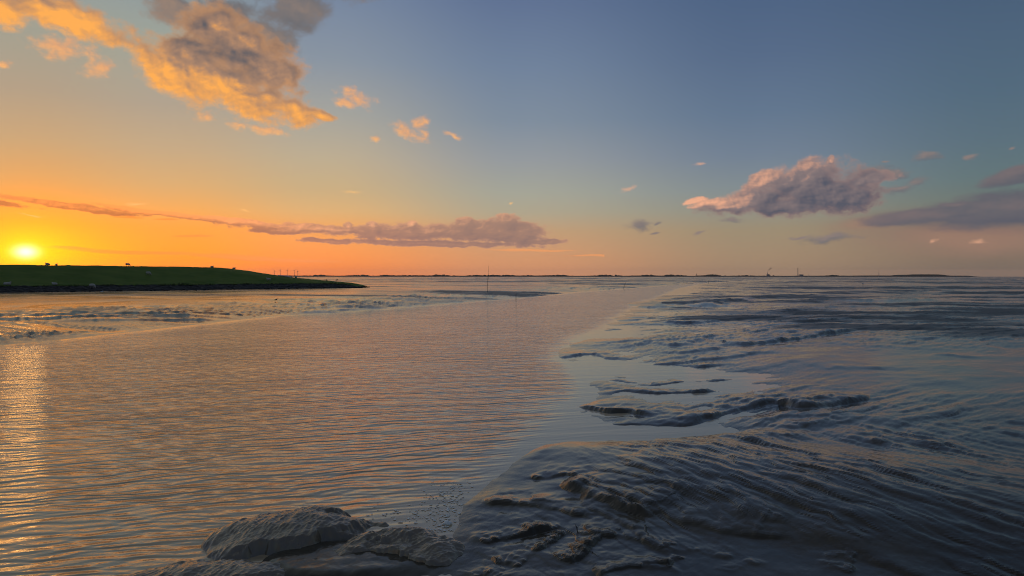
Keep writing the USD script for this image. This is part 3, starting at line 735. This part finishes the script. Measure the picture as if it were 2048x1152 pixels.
# long grass along the top of the stones and along the crest
v, f = [], []
for k in range(9000):
    edge = rng.random() < 0.62
    t = rng.uniform(-70, 66)
    w = 4.1 + rng.normal(0, 0.28) if edge else rng.uniform(19.5, 23)
    hgt = rng.uniform(0.10, 0.36) * (1.0 if edge else 0.45) * (0.6 + 0.8 * max(0, float(vn(t / 2.5, 0.5, 150)) + 0.3))
    x, y, z = dike_xyz(np.array([t]), np.array([w]))
    a = rng.uniform(0, 6.28); b = rng.uniform(0.03, 0.08)
    i = len(v)
    lean = rng.normal(0, 0.10, 2)
    v += [(x[0] - b * math.cos(a), y[0] - b * math.sin(a), z[0] - .05), (x[0] + b * math.cos(a), y[0] + b * math.sin(a), z[0] - .05), (x[0] + lean[0], y[0] + lean[1], z[0] + hgt)]
    f.append((i, i + 1, i + 2))
tag(usdkit.mesh(stage, '/World/long_grass', (np.array(v), np.array(f)), M['blades']).GetPrim(), 'fringe of long grass along the stone edge and crest of the dike', 'grass', kind='stuff')


def rock(r, seed, flat=0.7, sub=2):
    m = trimesh.creation.icosphere(subdivisions=sub, radius=1.0)
    p = m.vertices
    d = 1 + 0.35 * (meshkit.fbm(p * 1.3 + seed * 7.1, 3, seed) - 0.5) * 2
    m.vertices = p * d[:, None] * np.array([r, r * (0.7 + 0.3 * ((seed * 37) % 10) / 10), r * flat])
    return m


# loose stones washed out at the foot and the tip of the dike
ms = []
for k in range(330):
    tip = k < 150
    t = rng.uniform(58, 71) if tip else rng.uniform(-65, 60)
    w = rng.uniform(-1.5, 3) + max(0, t - 64) * 0.8 if tip else rng.uniform(-1.6, 0.2)
    p = D0 + DU * t + DW * w
    m = rock(rng.uniform(0.12, 0.32), k % 17, 0.6, 1)
    m.apply_translation((p[0], p[1], float(mud_height(np.array([p[0]]), np.array([p[1]]))[0]) + 0.04))
    ms.append(m)
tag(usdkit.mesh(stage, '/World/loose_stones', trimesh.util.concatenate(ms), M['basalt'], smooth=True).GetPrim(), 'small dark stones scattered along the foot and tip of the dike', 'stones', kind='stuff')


# ------------------------------------------------------------------ the mud-coated humps at the front
def hump(cx, cy, z0, rx, ry, rot, H, seed, label, faces_, under=0.10, n=230):
    """A hump with a gentle back on the creek side and a broken steep face towards the shore."""
    u = np.linspace(-1.25, 1.25, n)
    U, V = np.meshgrid(u, u, indexing='ij')
    du = 0.16 * fb(U * 2.2, V * 2.2, 3, seed) ; dv = 0.16 * fb(U * 2.2, V * 2.2, 3, seed + 1)
    u2, v2 = U + du, V + dv
    rr = np.sqrt(u2 ** 2 + v2 ** 2)
    body = np.clip(1 - rr ** 2.2, 0, 1) ** 0.62
    body *= 0.80 + 0.22 * np.tanh(2.2 * v2)               # higher at the back, slabs dipping to the left
    x_, y_ = U * rx, V * ry
    for (ou, ov, ang, depth, wid) in faces_:              # broken edges: the ground drops on one side of a line
        ca, sa = math.cos(math.radians(ang)), math.sin(math.radians(ang))
        q = (U - ou) * -sa + (V - ov) * ca + 0.24 * fb(U * 2.3, V * 2.3, 4, seed + 9) + 0.03 * fb(U * 14, V * 14, 3, seed + 10)
        p = (U - ou) * ca + (V - ov) * sa
        g_ = np.exp(-(p / wid) ** 4)
        body = body - depth * g_ * (1 - ss(-0.10, 0.07, q + 0.10 * fb(U * 6, V * 6, 3, seed + 12))) * np.exp(-np.clip(-q, 0, 9) / 0.55)
    z = H * np.clip(body, -0.05, 2)
    sa_, sc_ = along(x_, y_, 62)
    z += (0.022 * (ridged(sa_ / 0.34, sc_ / 0.085, 4, seed + 20) - 0.6) + 0.016 * fb(x_ / .16, y_ / .16, 4, seed + 21, .6)) * ss(0.02, 0.25, body)
    z += 0.003 * fb(x_ / .03, y_ / .03, 3, seed + 23)
    z -= 0.16 * ss(0.92, 1.22, rr)
    c, s = math.cos(math.radians(rot)), math.sin(math.radians(rot))
    X, Y = c * x_ - s * y_, s * x_ + c * y_
    top = np.stack([X.ravel(), Y.ravel(), z.ravel()], 1)
    fc = grid_faces(n, n)
    m = trimesh.Trimesh(top, np.vstack([fc[:, [0, 2, 1]], fc[:, [0, 3, 2]]]), process=False)
    o = thing('mud_hump', (cx, cy, z0), label, 'mud hump')
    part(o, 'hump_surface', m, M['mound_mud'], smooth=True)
    return o


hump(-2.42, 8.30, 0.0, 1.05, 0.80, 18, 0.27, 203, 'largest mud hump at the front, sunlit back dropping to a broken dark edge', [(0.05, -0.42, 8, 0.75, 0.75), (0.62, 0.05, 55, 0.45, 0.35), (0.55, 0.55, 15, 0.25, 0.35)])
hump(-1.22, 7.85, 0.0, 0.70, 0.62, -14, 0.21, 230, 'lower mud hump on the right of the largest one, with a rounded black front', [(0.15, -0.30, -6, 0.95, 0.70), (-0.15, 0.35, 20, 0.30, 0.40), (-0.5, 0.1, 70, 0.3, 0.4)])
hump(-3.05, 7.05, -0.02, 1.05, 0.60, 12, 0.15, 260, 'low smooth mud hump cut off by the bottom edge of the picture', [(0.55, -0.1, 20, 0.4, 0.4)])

# ------------------------------------------------------------------ foam
ms = []
for k in range(300):
    if k < 230:
        px, py = rng.normal(893, 24), rng.uniform(962, 1062)
        px += (1000 - py) * 0.25
    else:
        px, py = rng.uniform(735, 900), 1040 + rng.normal(0, 9) - (rng.uniform(0, 20))
    x, y = ground_at(px, py, 0.01)
    if mud_height(np.array([x]), np.array([y]))[0] > 0.0: continue
    for q in range(rng.integers(1, 4)):
        m = rock(rng.uniform(0.005, 0.017), int(rng.integers(0, 40)), 0.30, 1)
        m.apply_translation((x + rng.normal(0, 0.012), y + rng.normal(0, 0.014), 0.006))
        ms.append(m)
tag(usdkit.mesh(stage, '/World/foam_flecks', trimesh.util.concatenate(ms), M['foam'], smooth=True).GetPrim(), 'pale flecks of foam drifting on the calm water by the near mud bank', 'foam', kind='stuff')
lump_at = ground_at(894, 1046, 0.02)
o = thing('foam_lump', (lump_at[0], lump_at[1], 0.0), 'single thumb-sized lump of white foam among the drifting flecks', 'foam')
bits = []
for (dx, dy, r) in ((0, 0, .042), (.034, .008, .028), (-.036, -.004, .024), (.012, -.02, .026)):
    m = rock(r, int(900 * r), 0.75, 2); m.apply_translation((dx, dy, r * 0.45)); bits.append(m)
part(o, 'froth', trimesh.util.concatenate(bits), M['foam'], smooth=True)


# ------------------------------------------------------------------ poles in the mud
def tube(points, radii, sides=8):
    p = np.asarray(points, float); n = len(p)
    t = np.gradient(p, axis=0); t /= np.linalg.norm(t, axis=1, keepdims=True)
    a = np.cross(t, [0.13, 0.99, 0.05]); a /= np.linalg.norm(a, axis=1, keepdims=True)
    b = np.cross(t, a)
    ang = np.arange(sides) * 2 * math.pi / sides
    r = np.broadcast_to(np.asarray(radii, float), (n,))
    v = p[:, None] + r[:, None, None] * (np.cos(ang)[None, :, None] * a[:, None] + np.sin(ang)[None, :, None] * b[:, None])
    f = []
    for i in range(n - 1):
        for j in range(sides):
            k = (j + 1) % sides
            f += [(i * sides + j, i * sides + k, (i + 1) * sides + k), (i * sides + j, (i + 1) * sides + k, (i + 1) * sides + j)]
    v = v.reshape(-1, 3)
    v = np.vstack([v, p[0], p[-1]])
    for j in range(sides):
        k = (j + 1) % sides
        f += [(n * sides, k, j), (n * sides + 1, (n - 1) * sides + j, (n - 1) * sides + k)]
    m = trimesh.Trimesh(v, np.array(f), process=False)
    m.fix_normals()
    return m


def mud_at(x, y):
    return float(mud_height(np.array([float(x)]), np.array([float(y)]))[0])


def standing(px, py):
    """Point of the mud or water seen at a photo point."""
    z = 0.0
    for _ in range(25):
        x, y = ground_at(px, py, z)
        z = 0.6 * z + 0.4 * max(0.0, mud_at(x, y))
    return x, y, z


x, y, z = standing(974.5, 584)
k = y / FPX
o = thing('marker_pole', (x, y, z), 'tall thin leaning pole with a kink halfway, standing on the far mud bank', 'pole')
part(o, 'lower_pole', tube([(0, 0, -.5), (.3 * k, 0, 10 * k), (1.2 * k, 0, 22 * k), (1.6 * k, 0, 28 * k)], [.036, .034, .032, .03]), M['wood'], smooth=40)
part(o, 'upper_rod', tube([(1.5 * k, .02, 26 * k), (2.2 * k, .02, 38 * k), (2.6 * k, .02, 52 * k)], [.027, .022, .016]), M['wood'], smooth=40)
part(o, 'lashing', tube([(1.45 * k, .01, 26 * k), (1.55 * k, .01, 27.5 * k)], [.045, .045]), M['wood'], smooth=40)
for (px, py, dx, h_, r, lab) in ((1032, 600, 0.0, 12, .03, 'short upright stake standing in the water off the far bank'),
                                 (1247, 575, 4.0, 10, .05, 'slanting stick near the bend of the creek far off'),
                                 (1417, 566.5, 0.0, 5, .08, 'tiny upright stake at the vanishing end of the creek')):
    x, y, z = standing(px, py); k = y / FPX
    o = thing('stake', (x, y, z - 0.0), lab, 'stake')
    part(o, 'shaft', tube([(0, 0, -.4), (dx * k * .4, 0, h_ * k * .45), (dx * k, 0, h_ * k)], [r, r * .95, r * .8]), M['wood'], smooth=40)
    part(o, 'broken_top', tube([(dx * k, 0, h_ * k - .01), (dx * k + r * .4, 0, h_ * k + r * 2.2)], [r * .75, r * .2], 6), M['wood'])
x, y, z = standing(1154, 1062)
o = thing('twig', (x, y, z), 'short dark twig sticking out of the near mud slope', 'twig')
part(o, 'stem', tube([(.008, 0, -.04), (.0, 0, .03), (-.018, .0, .075)], [.007, .006, .004], 6), M['wood'], smooth=40)
part(o, 'side_shoot', tube([(.0, 0, .03), (.016, .006, .05)], [.004, .002], 5), M['wood'])

# ------------------------------------------------------------------ sheep and birds
import manifold3d as m3


def blob(chains, edge, it=8, seg=14):
    """Hulls of spheres along chains of (x, y, z, r), joined into one smooth body."""
    whole = None
    for ch in chains:
        sp = [m3.Manifold.sphere(r, seg).translate((x, y, z)) for x, y, z, r in ch]
        for a, b in zip(sp[:-1], sp[1:]):
            h_ = m3.Manifold.batch_hull([a, b])
            whole = h_ if whole is None else whole + h_
    me = whole.refine_to_length(edge).to_mesh()
    t = trimesh.Trimesh(np.array(me.vert_properties[:, :3]), np.array(me.tri_verts))
    trimesh.smoothing.filter_taubin(t, iterations=it)
    return t


def make_sheep(pose, loc, rz, label, group):
    o = thing('sheep', loc, label, 'sheep', group, rz=rz)
    if pose == 'lying':
        trunk = [(-.42, 0, .26, .20), (-.1, 0, .27, .25), (.28, 0, .28, .22)]
        neck = [(.28, 0, .34, .14), (.46, 0, .52, .10), (.52, 0, .60, .09)]
        head = [(.50, 0, .62, .095), (.68, 0, .56, .055)]
        legs = [[(.3, .14, .16, .07), (.52, .15, .06, .045), (.34, .17, .05, .04)], [(.3, -.14, .16, .07), (.5, -.16, .06, .045), (.36, -.18, .05, .04)],
                [(-.35, .16, .18, .10), (-.12, .22, .06, .05), (-.36, .24, .05, .04)], [(-.35, -.16, .18, .10), (-.14, -.22, .06, .05), (-.38, -.24, .05, .04)]]
        ears = [[(.50, .06, .66, .03), (.48, .17, .66, .018)], [(.50, -.06, .66, .03), (.48, -.17, .66, .018)]]
    else:
        trunk = [(-.42, 0, .62, .20), (-.1, 0, .60, .24), (.30, 0, .62, .20)]
        if pose == 'grazing':
            neck = [(.34, 0, .62, .14), (.56, 0, .40, .10), (.66, 0, .24, .085)]
            head = [(.66, 0, .25, .09), (.76, 0, .07, .05)]
            ears = [[(.64, .05, .29, .03), (.60, .17, .29, .018)], [(.64, -.05, .29, .03), (.60, -.17, .29, .018)]]
        else:
            neck = [(.34, 0, .68, .14), (.52, 0, .86, .10), (.58, 0, .94, .09)]
            head = [(.56, 0, .95, .095), (.76, 0, .88, .055)]
            ears = [[(.56, .06, .99, .03), (.53, .18, .99, .018)], [(.56, -.06, .99, .03), (.53, -.18, .99, .018)]]
        legs = []
        for sx in (-1, 1):
            legs.append([(.30, .11 * sx, .48, .085), (.31 + .02 * sx, .11 * sx, .26, .045), (.30 + .04 * sx, .11 * sx, .02, .032)])
            legs.append([(-.40, .12 * sx, .50, .11), (-.36 - .03 * sx, .12 * sx, .32, .055), (-.45 - .03 * sx, .12 * sx, .22, .04), (-.42 - .03 * sx, .12 * sx, .02, .032)])
    tail = [(-.58, 0, trunk[0][2] + .08, .05), (-.64, 0, trunk[0][2] - .14, .035)]
    part(o, 'body', blob([trunk, neck, head, tail] + legs + ears, 0.05, 6), M['skin'], smooth=True)
    fl = blob([[(a, b, c + .015, r + .055) for a, b, c, r in trunk], [(a, b, c, r + .05) for a, b, c, r in neck[:2]]], 0.045, 10)
    fl.vertices += fl.vertex_normals * (0.045 * (meshkit.fbm(fl.vertices * 9, 3, 5) - 0.5))[:, None]
    part(o, 'fleece', fl, M['fleece'], smooth=True)
    return o


SHEEP = [   # pose, photo point under it, heading, length in photo pixels, label
    ('lying', 95, 530, 175, 11, 'sheep lying on the dike crest nearest the sun'),
    ('lying', 113, 530, 100, 8, 'small sheep silhouette on the crest, second from the sun'),
    ('grazing', 255.5, 532.5, 10, 9.5, 'dark grazing sheep standing alone on the dike crest'),
    ('grazing', 297, 551, -8, 11.5, 'white sheep grazing high on the green slope below the lone crest sheep'),
    ('grazing', 185, 577.5, -12, 14.5, 'white sheep grazing at the edge of the dark stones'),
    ('lying', 15, 571, 20, 15, 'sheep resting low on the slope at the left edge of the picture'),
    ('lying', 109, 571, 170, 13, 'dim sheep resting low on the slope right below the sun'),
    ('lying', 424, 535.5, 5, 7.5, 'sheep lying on the crest just before the dike falls away'),
    ('lying', 468, 537, -15, 7.5, 'small sheep at the point where the crest starts to fall away'),
    ('standing', 537, 563, 178, 10, 'white sheep standing side-on low on the slope near the dike end'),
    ('standing', 592, 557.5, 75, 7, 'dark sheep seen end-on against the bright water on the falling ridge'),
]
first = {}
for pose, px, py, rz, plen, lab in SHEEP:
    p = on_dike(px, py)
    sc = plen * p[1] / FPX / 1.4
    p = (p[0], p[1], p[2] + 0.05)
    if pose not in first:
        first[pose] = make_sheep(pose, p, rz, lab, 'sheep scattered over the dike')
        UsdGeom.Xform(first[pose]).AddScaleOp().Set((sc, sc, sc))
    else:
        copy_of(first[pose], 'sheep', p, rz, lab, 'sheep', 'sheep scattered over the dike', scale=sc)


def make_bird(loc, rz, s, mb, label, legs=True):
    o = thing('bird', loc, label, 'bird', rz=rz)
    body = [(-.20, 0, .30, .035), (-.08, 0, .33, .075), (.06, 0, .35, .085)]
    neck = [(.08, 0, .37, .06), (.15, 0, .46, .042)]
    head = [(.15, 0, .47, .048), (.19, 0, .475, .04)]
    tail = [(-.18, 0, .30, .04), (-.32, 0, .285, .018)]
    m = blob([body, neck, head, tail], 0.025, 6); m.apply_scale(s)
    part(o, 'body', m, mb, smooth=True)
    m = blob([[(.22, 0, .47, .014), (.31, 0, .455, .005)]], 0.03, 0, 8); m.apply_scale(s)
    part(o, 'beak', m, M['beak'])
    for sy in (-1, 1):
        m = blob([[(.0, .03 * sy, .29, .012), (-.01, .03 * sy, .14, .009), (.0, .03 * sy, .0, .009), (.06, .03 * sy, .0, .007)]], 0.05, 0, 8); m.apply_scale(s)
        part(o, 'leg', m, M['beak'])
    return o


p = standing(1726, 571)
make_bird(p, 200, 1.7, M['feather_white'], 'white bird standing alone far out on the right mudflat')
p = standing(552, 604)
make_bird(p, 20, 0.7, M['feather_dark'], 'small dark bird on the rilled mud slope of the far bank')
p = standing(204, 587)
make_bird(p, -10, 0.75, M['feather_white'], 'white bird on the mud at the foot of the dark stones')
p = on_dike(653, 563)
make_bird((p[0], p[1], p[2] + .03), 160, 0.95, M['feather_dark'], 'dark bird on the low tip of the dike, left one of two')
p = on_dike(674, 563.5)
make_bird((p[0], p[1], p[2] + .03), 10, 1.2, M['feather_dark'], 'dark bird on the low tip of the dike, nearest the stony end')


# ------------------------------------------------------------------ the far shore, eight kilometres off
FAR = 8000.0
KP = FAR / FPX                    # metres per photo pixel there


def fx(px): return (px - 1024) * KP


def ribbon(x, top, y0, y1, z0=-2.0):
    """A low bank: profile top(x) extruded from y0 to y1, closed, with a sloping front."""
    n = len(x)
    rows = [(y0, np.full(n, z0)), (y0 + 6, top * 0.7), (y0 + 14, top), (y1 - 20, top), (y1, np.full(n, z0))]
    v = np.vstack([np.stack([x, np.full(n, yy), zz], 1) for yy, zz in rows])
    k = len(rows)
    f = []
    for r in range(k):
        a, b = r * n, ((r + 1) % k) * n
        i = np.arange(n - 1)
        f.append(np.stack([a + i, a + i + 1, b + i + 1, b + i], 1))
    f = np.vstack(f)
    return v, f


xs = np.linspace(fx(-420), fx(1968), 900)
prof = 11.0 + 3.0 * fb(xs / 260, xs * 0, 4, 300)
prof *= 1 - ss(fx(1935), fx(1968), xs) * 0.9
tag(usdkit.mesh(stage, '/World/far_shore', ribbon(xs, prof, FAR, FAR + 500), M['land'], smooth=True).GetPrim(), kind='structure')
xs = np.linspace(fx(1655), fx(1935), 300)
prof = 9 + 9 * ss(1700, 1740, 1024 + xs / KP) * 0.5 + 15 * np.exp(-(((1024 + xs / KP) - 1872) / 26) ** 2) + 7 * np.exp(-(((1024 + xs / KP) - 1835) / 16) ** 2) + 3 * fb(xs / 90, xs * 0, 4, 301)
prof *= ss(1655, 1675, 1024 + xs / KP) * (1 - ss(1895, 1935, 1024 + xs / KP) * 0.75)
tag(usdkit.mesh(stage, '/World/wooded_ridge', ribbon(xs, prof, FAR + 60, FAR + 420), M['leaves'], smooth=True).GetPrim(), 'low dark wooded ridge at the right end of the far shore', 'ridge', kind='structure')
# a nearer bank showing behind the dike's shoulder
xs = np.linspace(-1100, (577 - 1024) * 1500 / FPX, 120)
prof = 5.6 + 0.5 * fb(xs / 40, xs * 0, 3, 302); prof *= 1 - 0.9 * ss(xs[-1] - 14, xs[-1], xs)
tag(usdkit.mesh(stage, '/World/distant_bank', ribbon(xs, prof, 1500, 1560), M['concrete'], smooth=True).GetPrim(), 'pale bank far behind the falling end of the dike', 'bank', kind='structure')

# belts of trees along the shore
rng = np.random.default_rng(31)
tv, tf, nv = [], [], 0
ico = trimesh.creation.icosphere(subdivisions=1, radius=1.0)
dens = lambda p: 0.35 + 0.9 * max(0, float(vn(p / 34, 0.2, 310)) + 0.15) + 0.5 * max(0, float(vn(p / 9, 0.4, 311)))
heights = lambda p: 1 + 0.9 * float(vn(p / 22, 0.7, 312))
k = 0
while k < 2600:
    p = rng.uniform(-300, 1700)
    if rng.random() > dens(p): continue
    fade = 1.0 if p < 1450 else 0.6
    s = rng.uniform(4, 9) * max(0.35, heights(p)) * fade
    c = np.array([fx(p), FAR + rng.uniform(10, 120), 6 + s * rng.uniform(0.4, 1.0)])
    v = ico.vertices * np.array([s * rng.uniform(.9, 2.2), s, s * rng.uniform(.6, 1.05)])
    v = v * (1 + 0.3 * rng.normal(0, .5, (len(v), 1))) + c
    tv.append(v); tf.append(ico.faces + nv); nv += len(v); k += 1
tag(usdkit.mesh(stage, '/World/shore_trees', (np.vstack(tv), np.vstack(tf)), M['leaves']).GetPrim(), 'dark line of woods and hedges along the far shore', 'trees', kind='stuff')


def box(w, d, h, x=0, y=0, z=0):
    m = trimesh.creation.box((w, d, h)); m.apply_translation((x, y, z + h / 2)); return m


def gable(w, d, h, x=0, y=0, z=0):
    v = np.array([(-w / 2, -d / 2, 0), (w / 2, -d / 2, 0), (w / 2, d / 2, 0), (-w / 2, d / 2, 0), (-w / 2 + d * .2, 0, h), (w / 2 - d * .2, 0, h)], float) + (x, y, z)
    f = [(0, 1, 5), (0, 5, 4), (2, 3, 4), (2, 4, 5), (0, 4, 3), (1, 2, 5), (0, 3, 2), (0, 2, 1)]
    return trimesh.Trimesh(v, np.array(f), process=False)


for px, w, h, lab in ((1210, 4, 3.4, 'building with a high roof standing above the trees left of the creek end'),
                      (1434, 6, 2.6, 'widest barn on the far shore between the slim tower and the smoking works'),
                      (1450, 3.5, 2.0, 'small barn just right of the widest barn on the far shore'),
                      (1478, 4.5, 2.2, 'barn on the far shore left of the smoking works'),
                      (1546, 2.6, 2.6, 'small dark block right beside the smoking works'),
                      (1056, 5, 2.8, 'roof among the tallest trees right of the marker pole'),
                      (1030, 3, 2.2, 'small roof on the far shore just right of the marker pole')):
    o = thing('far_building', (fx(px), FAR - 6, 3.0), lab, 'building')
    W, H = w * KP, h * KP
    part(o, 'walls', box(W, 14, H * .55), M['brick'])
    part(o, 'roof', gable(W * 1.06, 15.5, H * .5, z=H * .55 + .02), M['roof'])
    part(o, 'door', box(W * .16, .3, H * .3, x=W * .1, y=-7.2), M['roof'])

# slim tower and masts
for px, top, r, lab, cat in ((1392.5, 547.6, 3.0, 'slim dark tower rising from the far shore right of the creek end', 'tower'),):
    o = thing('shore_tower', (fx(px), FAR - 10, 3.0), lab, cat)
    H = (553 - top) * KP - 2
    part(o, 'shaft', trimesh.creation.cylinder(radius=r, height=H, sections=16, transform=trimesh.transformations.translation_matrix((0, 0, H / 2))), M['brick'], smooth=40)
    part(o, 'cap', trimesh.creation.cone(radius=r * 1.15, height=H * .22, sections=16, transform=trimesh.transformations.translation_matrix((0, 0, H))), M['roof'], smooth=40)
for px, top, r, lab in ((1757, 538.5, 1.5, 'tall thin transmitter mast left of the wooded ridge'),
                        (1338, 545.5, .9, 'faint thin mast left of the slim shore tower'),
                        (1353.5, 547.0, .8, 'shorter faint mast beside the one left of the slim shore tower'),
                        (1617, 545.8, 1.1, 'short mast right of the tall chimney and its grey works'),
                        (1078, 546.5, .8, 'hair-thin mast on the far shore right of the marker pole')):
    o = thing('mast', (fx(px), FAR - 8, 3.0), lab, 'mast')
    H = (553 - top) * KP - 3
    part(o, 'lattice_leg', tube([(0, 0, -3), (0, 0, H * .5)], [r * 1.7, r], 6), M['steel'], smooth=40)
    part(o, 'needle', tube([(0, 0, H * .5), (0, 0, H)], [r * .8, r * .35], 6), M['steel'], smooth=40)
    part(o, 'platform', trimesh.creation.cylinder(radius=r * 2.2, height=1.6, sections=12, transform=trimesh.transformations.translation_matrix((0, 0, H * .5))), M['steel'], smooth=40)

# works with the smoking stack
o = thing('smoking_works', (fx(1534.5), FAR - 20, 3.0), 'block-shaped works with a short smoking stack on the far shore', 'power station')
part(o, 'boiler_house', box(4.6 * KP, 26, 4.6 * KP, x=0.3 * KP), M['concrete'])
part(o, 'low_hall', box(2.0 * KP, 24, 2.8 * KP, x=3.2 * KP, y=1), M['cladding'])
part(o, 'stack', tube([(-1.9 * KP, -14.5, -3), (-1.9 * KP, -14.5, 8.2 * KP)], [3.2, 2.4], 14), M['concrete'], smooth=40)
part(o, 'roof_plant', box(1.6 * KP, 10, .8 * KP, x=-.5 * KP, z=4.6 * KP + .02), M['cladding'])


def smoke_material(density):
    return mat(f'smoke_{int(density * 1000)}', {'v': ('principled_volume', {'color': (0.32, 0.27, 0.25), 'density': density, 'anisotropy': 0.2})}, (), surface=None, volume='v.volume')


def plume(pts, radii, lab, dens):
    p = np.array(pts, float)
    m = trimesh.util.concatenate([])if False else tube(p - p[0], radii, 12)
    m = m.subdivide()
    m.vertices += m.vertex_normals * (np.mean(radii) * 0.6 * (meshkit.fbm(m.vertices / (np.mean(radii) * 2.0), 3, 7) - 0.5))[:, None]
    x = thing('smoke_plume', p[0], lab, 'smoke')
    part(x, 'smoke', m, smoke_material(dens), smooth=True)


zt = 3.0 + 8.2 * KP + 1
plume([(fx(1532.6), FAR - 34.5, zt), (fx(1533.0), FAR - 34.5, zt + 1.6 * KP), (fx(1534.6), FAR - 34.5, zt + 3.8 * KP), (fx(1537.2), FAR - 34.5, zt + 6.2 * KP), (fx(1540.6), FAR - 34.5, zt + 9.0 * KP)],
      [2.2, 4.2, 6.2, 8.5, 10.0], 'thick brown smoke plume blowing right from the short stack', 0.035)
plume([(fx(1537.0), FAR - 20, 3 + 5.4 * KP), (fx(1538.4), FAR - 20, 3 + 6.8 * KP), (fx(1541.5), FAR - 20, 3 + 8.6 * KP)], [1.5, 3.0, 3.6], 'thin second wisp of smoke right of the thick plume', 0.03)

# works with the tall chimney
o = thing('chimney_works', (fx(1599), FAR - 30, 3.0), 'grey works with one very tall slim chimney on its left', 'power station')
part(o, 'chimney', tube([(-5.5 * KP, 0, -3), (-5.5 * KP, 0, 9 * KP), (-5.5 * KP, 0, 17.0 * KP)], [3.6, 3.0, 2.6], 16), M['concrete'], smooth=40)
part(o, 'chimney_rim', trimesh.creation.cylinder(radius=3.3, height=2, sections=16, transform=trimesh.transformations.translation_matrix((-5.5 * KP, 0, 17.0 * KP + .5))), M['concrete'], smooth=40)
part(o, 'main_hall', box(5.0 * KP, 30, 4.0 * KP, x=1.8 * KP), M['cladding'])
part(o, 'upper_gallery', box(7.4 * KP, 28, 1.3 * KP, x=.6 * KP, z=2.9 * KP + .05, y=-4), M['steel'])
part(o, 'side_hall', box(2.4 * KP, 26, 2.2 * KP, x=-2.2 * KP), M['concrete'])

# wind turbines behind the dike's end
def turbine_blade(L):
    z = np.linspace(0, L, 7); w = np.interp(z / L, [0, .18, 1], [1.2, 2.4, .5]); t = np.interp(z / L, [0, 1], [1.0, .2])
    v = []
    for a, b, c in zip(z, w, t): v += [(-b * .35, -c / 2, a), (b * .65, 0, a), (-b * .35, c / 2, a)]
    f = []
    for i in range(6):
        for j in range(3):
            q = (j + 1) % 3
            f += [(3 * i + j, 3 * i + q, 3 * i + 3 + q), (3 * i + j, 3 * i + 3 + q, 3 * i + 3 + j)]
    f += [(0, 2, 1), (18, 19, 20)]
    return trimesh.Trimesh(np.array(v), np.array(f), process=False)


R4 = trimesh.transformations.rotation_matrix
for i, (px, hub, ang, lab) in enumerate(((548.2, 542.4, 100, 'leftmost of five wind turbines behind the falling dike'),
                                         (559.5, 541.0, 20, 'second wind turbine from the left behind the falling dike'),
                                         (574.5, 541.0, 5, 'middle wind turbine of the five'),
                                         (588.5, 541.4, 40, 'fourth wind turbine, just left of the last one'),
                                         (594.8, 542.6, 85, 'rightmost of the five wind turbines'))):
    o = thing('wind_turbine', (fx(px), FAR + 20, 2.0), lab, 'wind turbine', 'wind turbines behind the end of the dike')
    H = (553.4 - hub) * KP
    part(o, 'tower', tube([(0, 0, -2), (0, 0, H)], [2.4, 1.4], 12), M['steel'], smooth=40)
    part(o, 'nacelle', box(3.2, 8, 3.4, y=-1, z=H - .6), M['steel'])
    part(o, 'hub', trimesh.creation.icosphere(subdivisions=2, radius=1.9).apply_translation((0, -6, H + 1)), M['steel'], smooth=True)
    for b in range(3):
        m = turbine_blade(4.4 * KP)
        m.apply_transform(R4(math.radians(ang + 120 * b), (0, 1, 0))); m.apply_translation((0, -6.2, H + 1))
        part(o, 'blade', m, M['steel'], smooth=40)

# ------------------------------------------------------------------ the evening haze
HAZE = 2.4e-5
if HAZE:
    m = mat('evening_haze', {'v': ('principled_volume', {'color': (0.90, 0.86, 0.84), 'density': HAZE, 'anisotropy': 0.3})}, (), surface=None, volume='v.volume')
    hz = trimesh.creation.box((40000, 24000, 160)); hz.apply_translation((0, 7000, 160 / 2 - 3))
    tag(usdkit.mesh(stage, '/World/haze', hz, m).GetPrim(), 'thin evening haze over the whole mudflat', 'haze', kind='stuff')
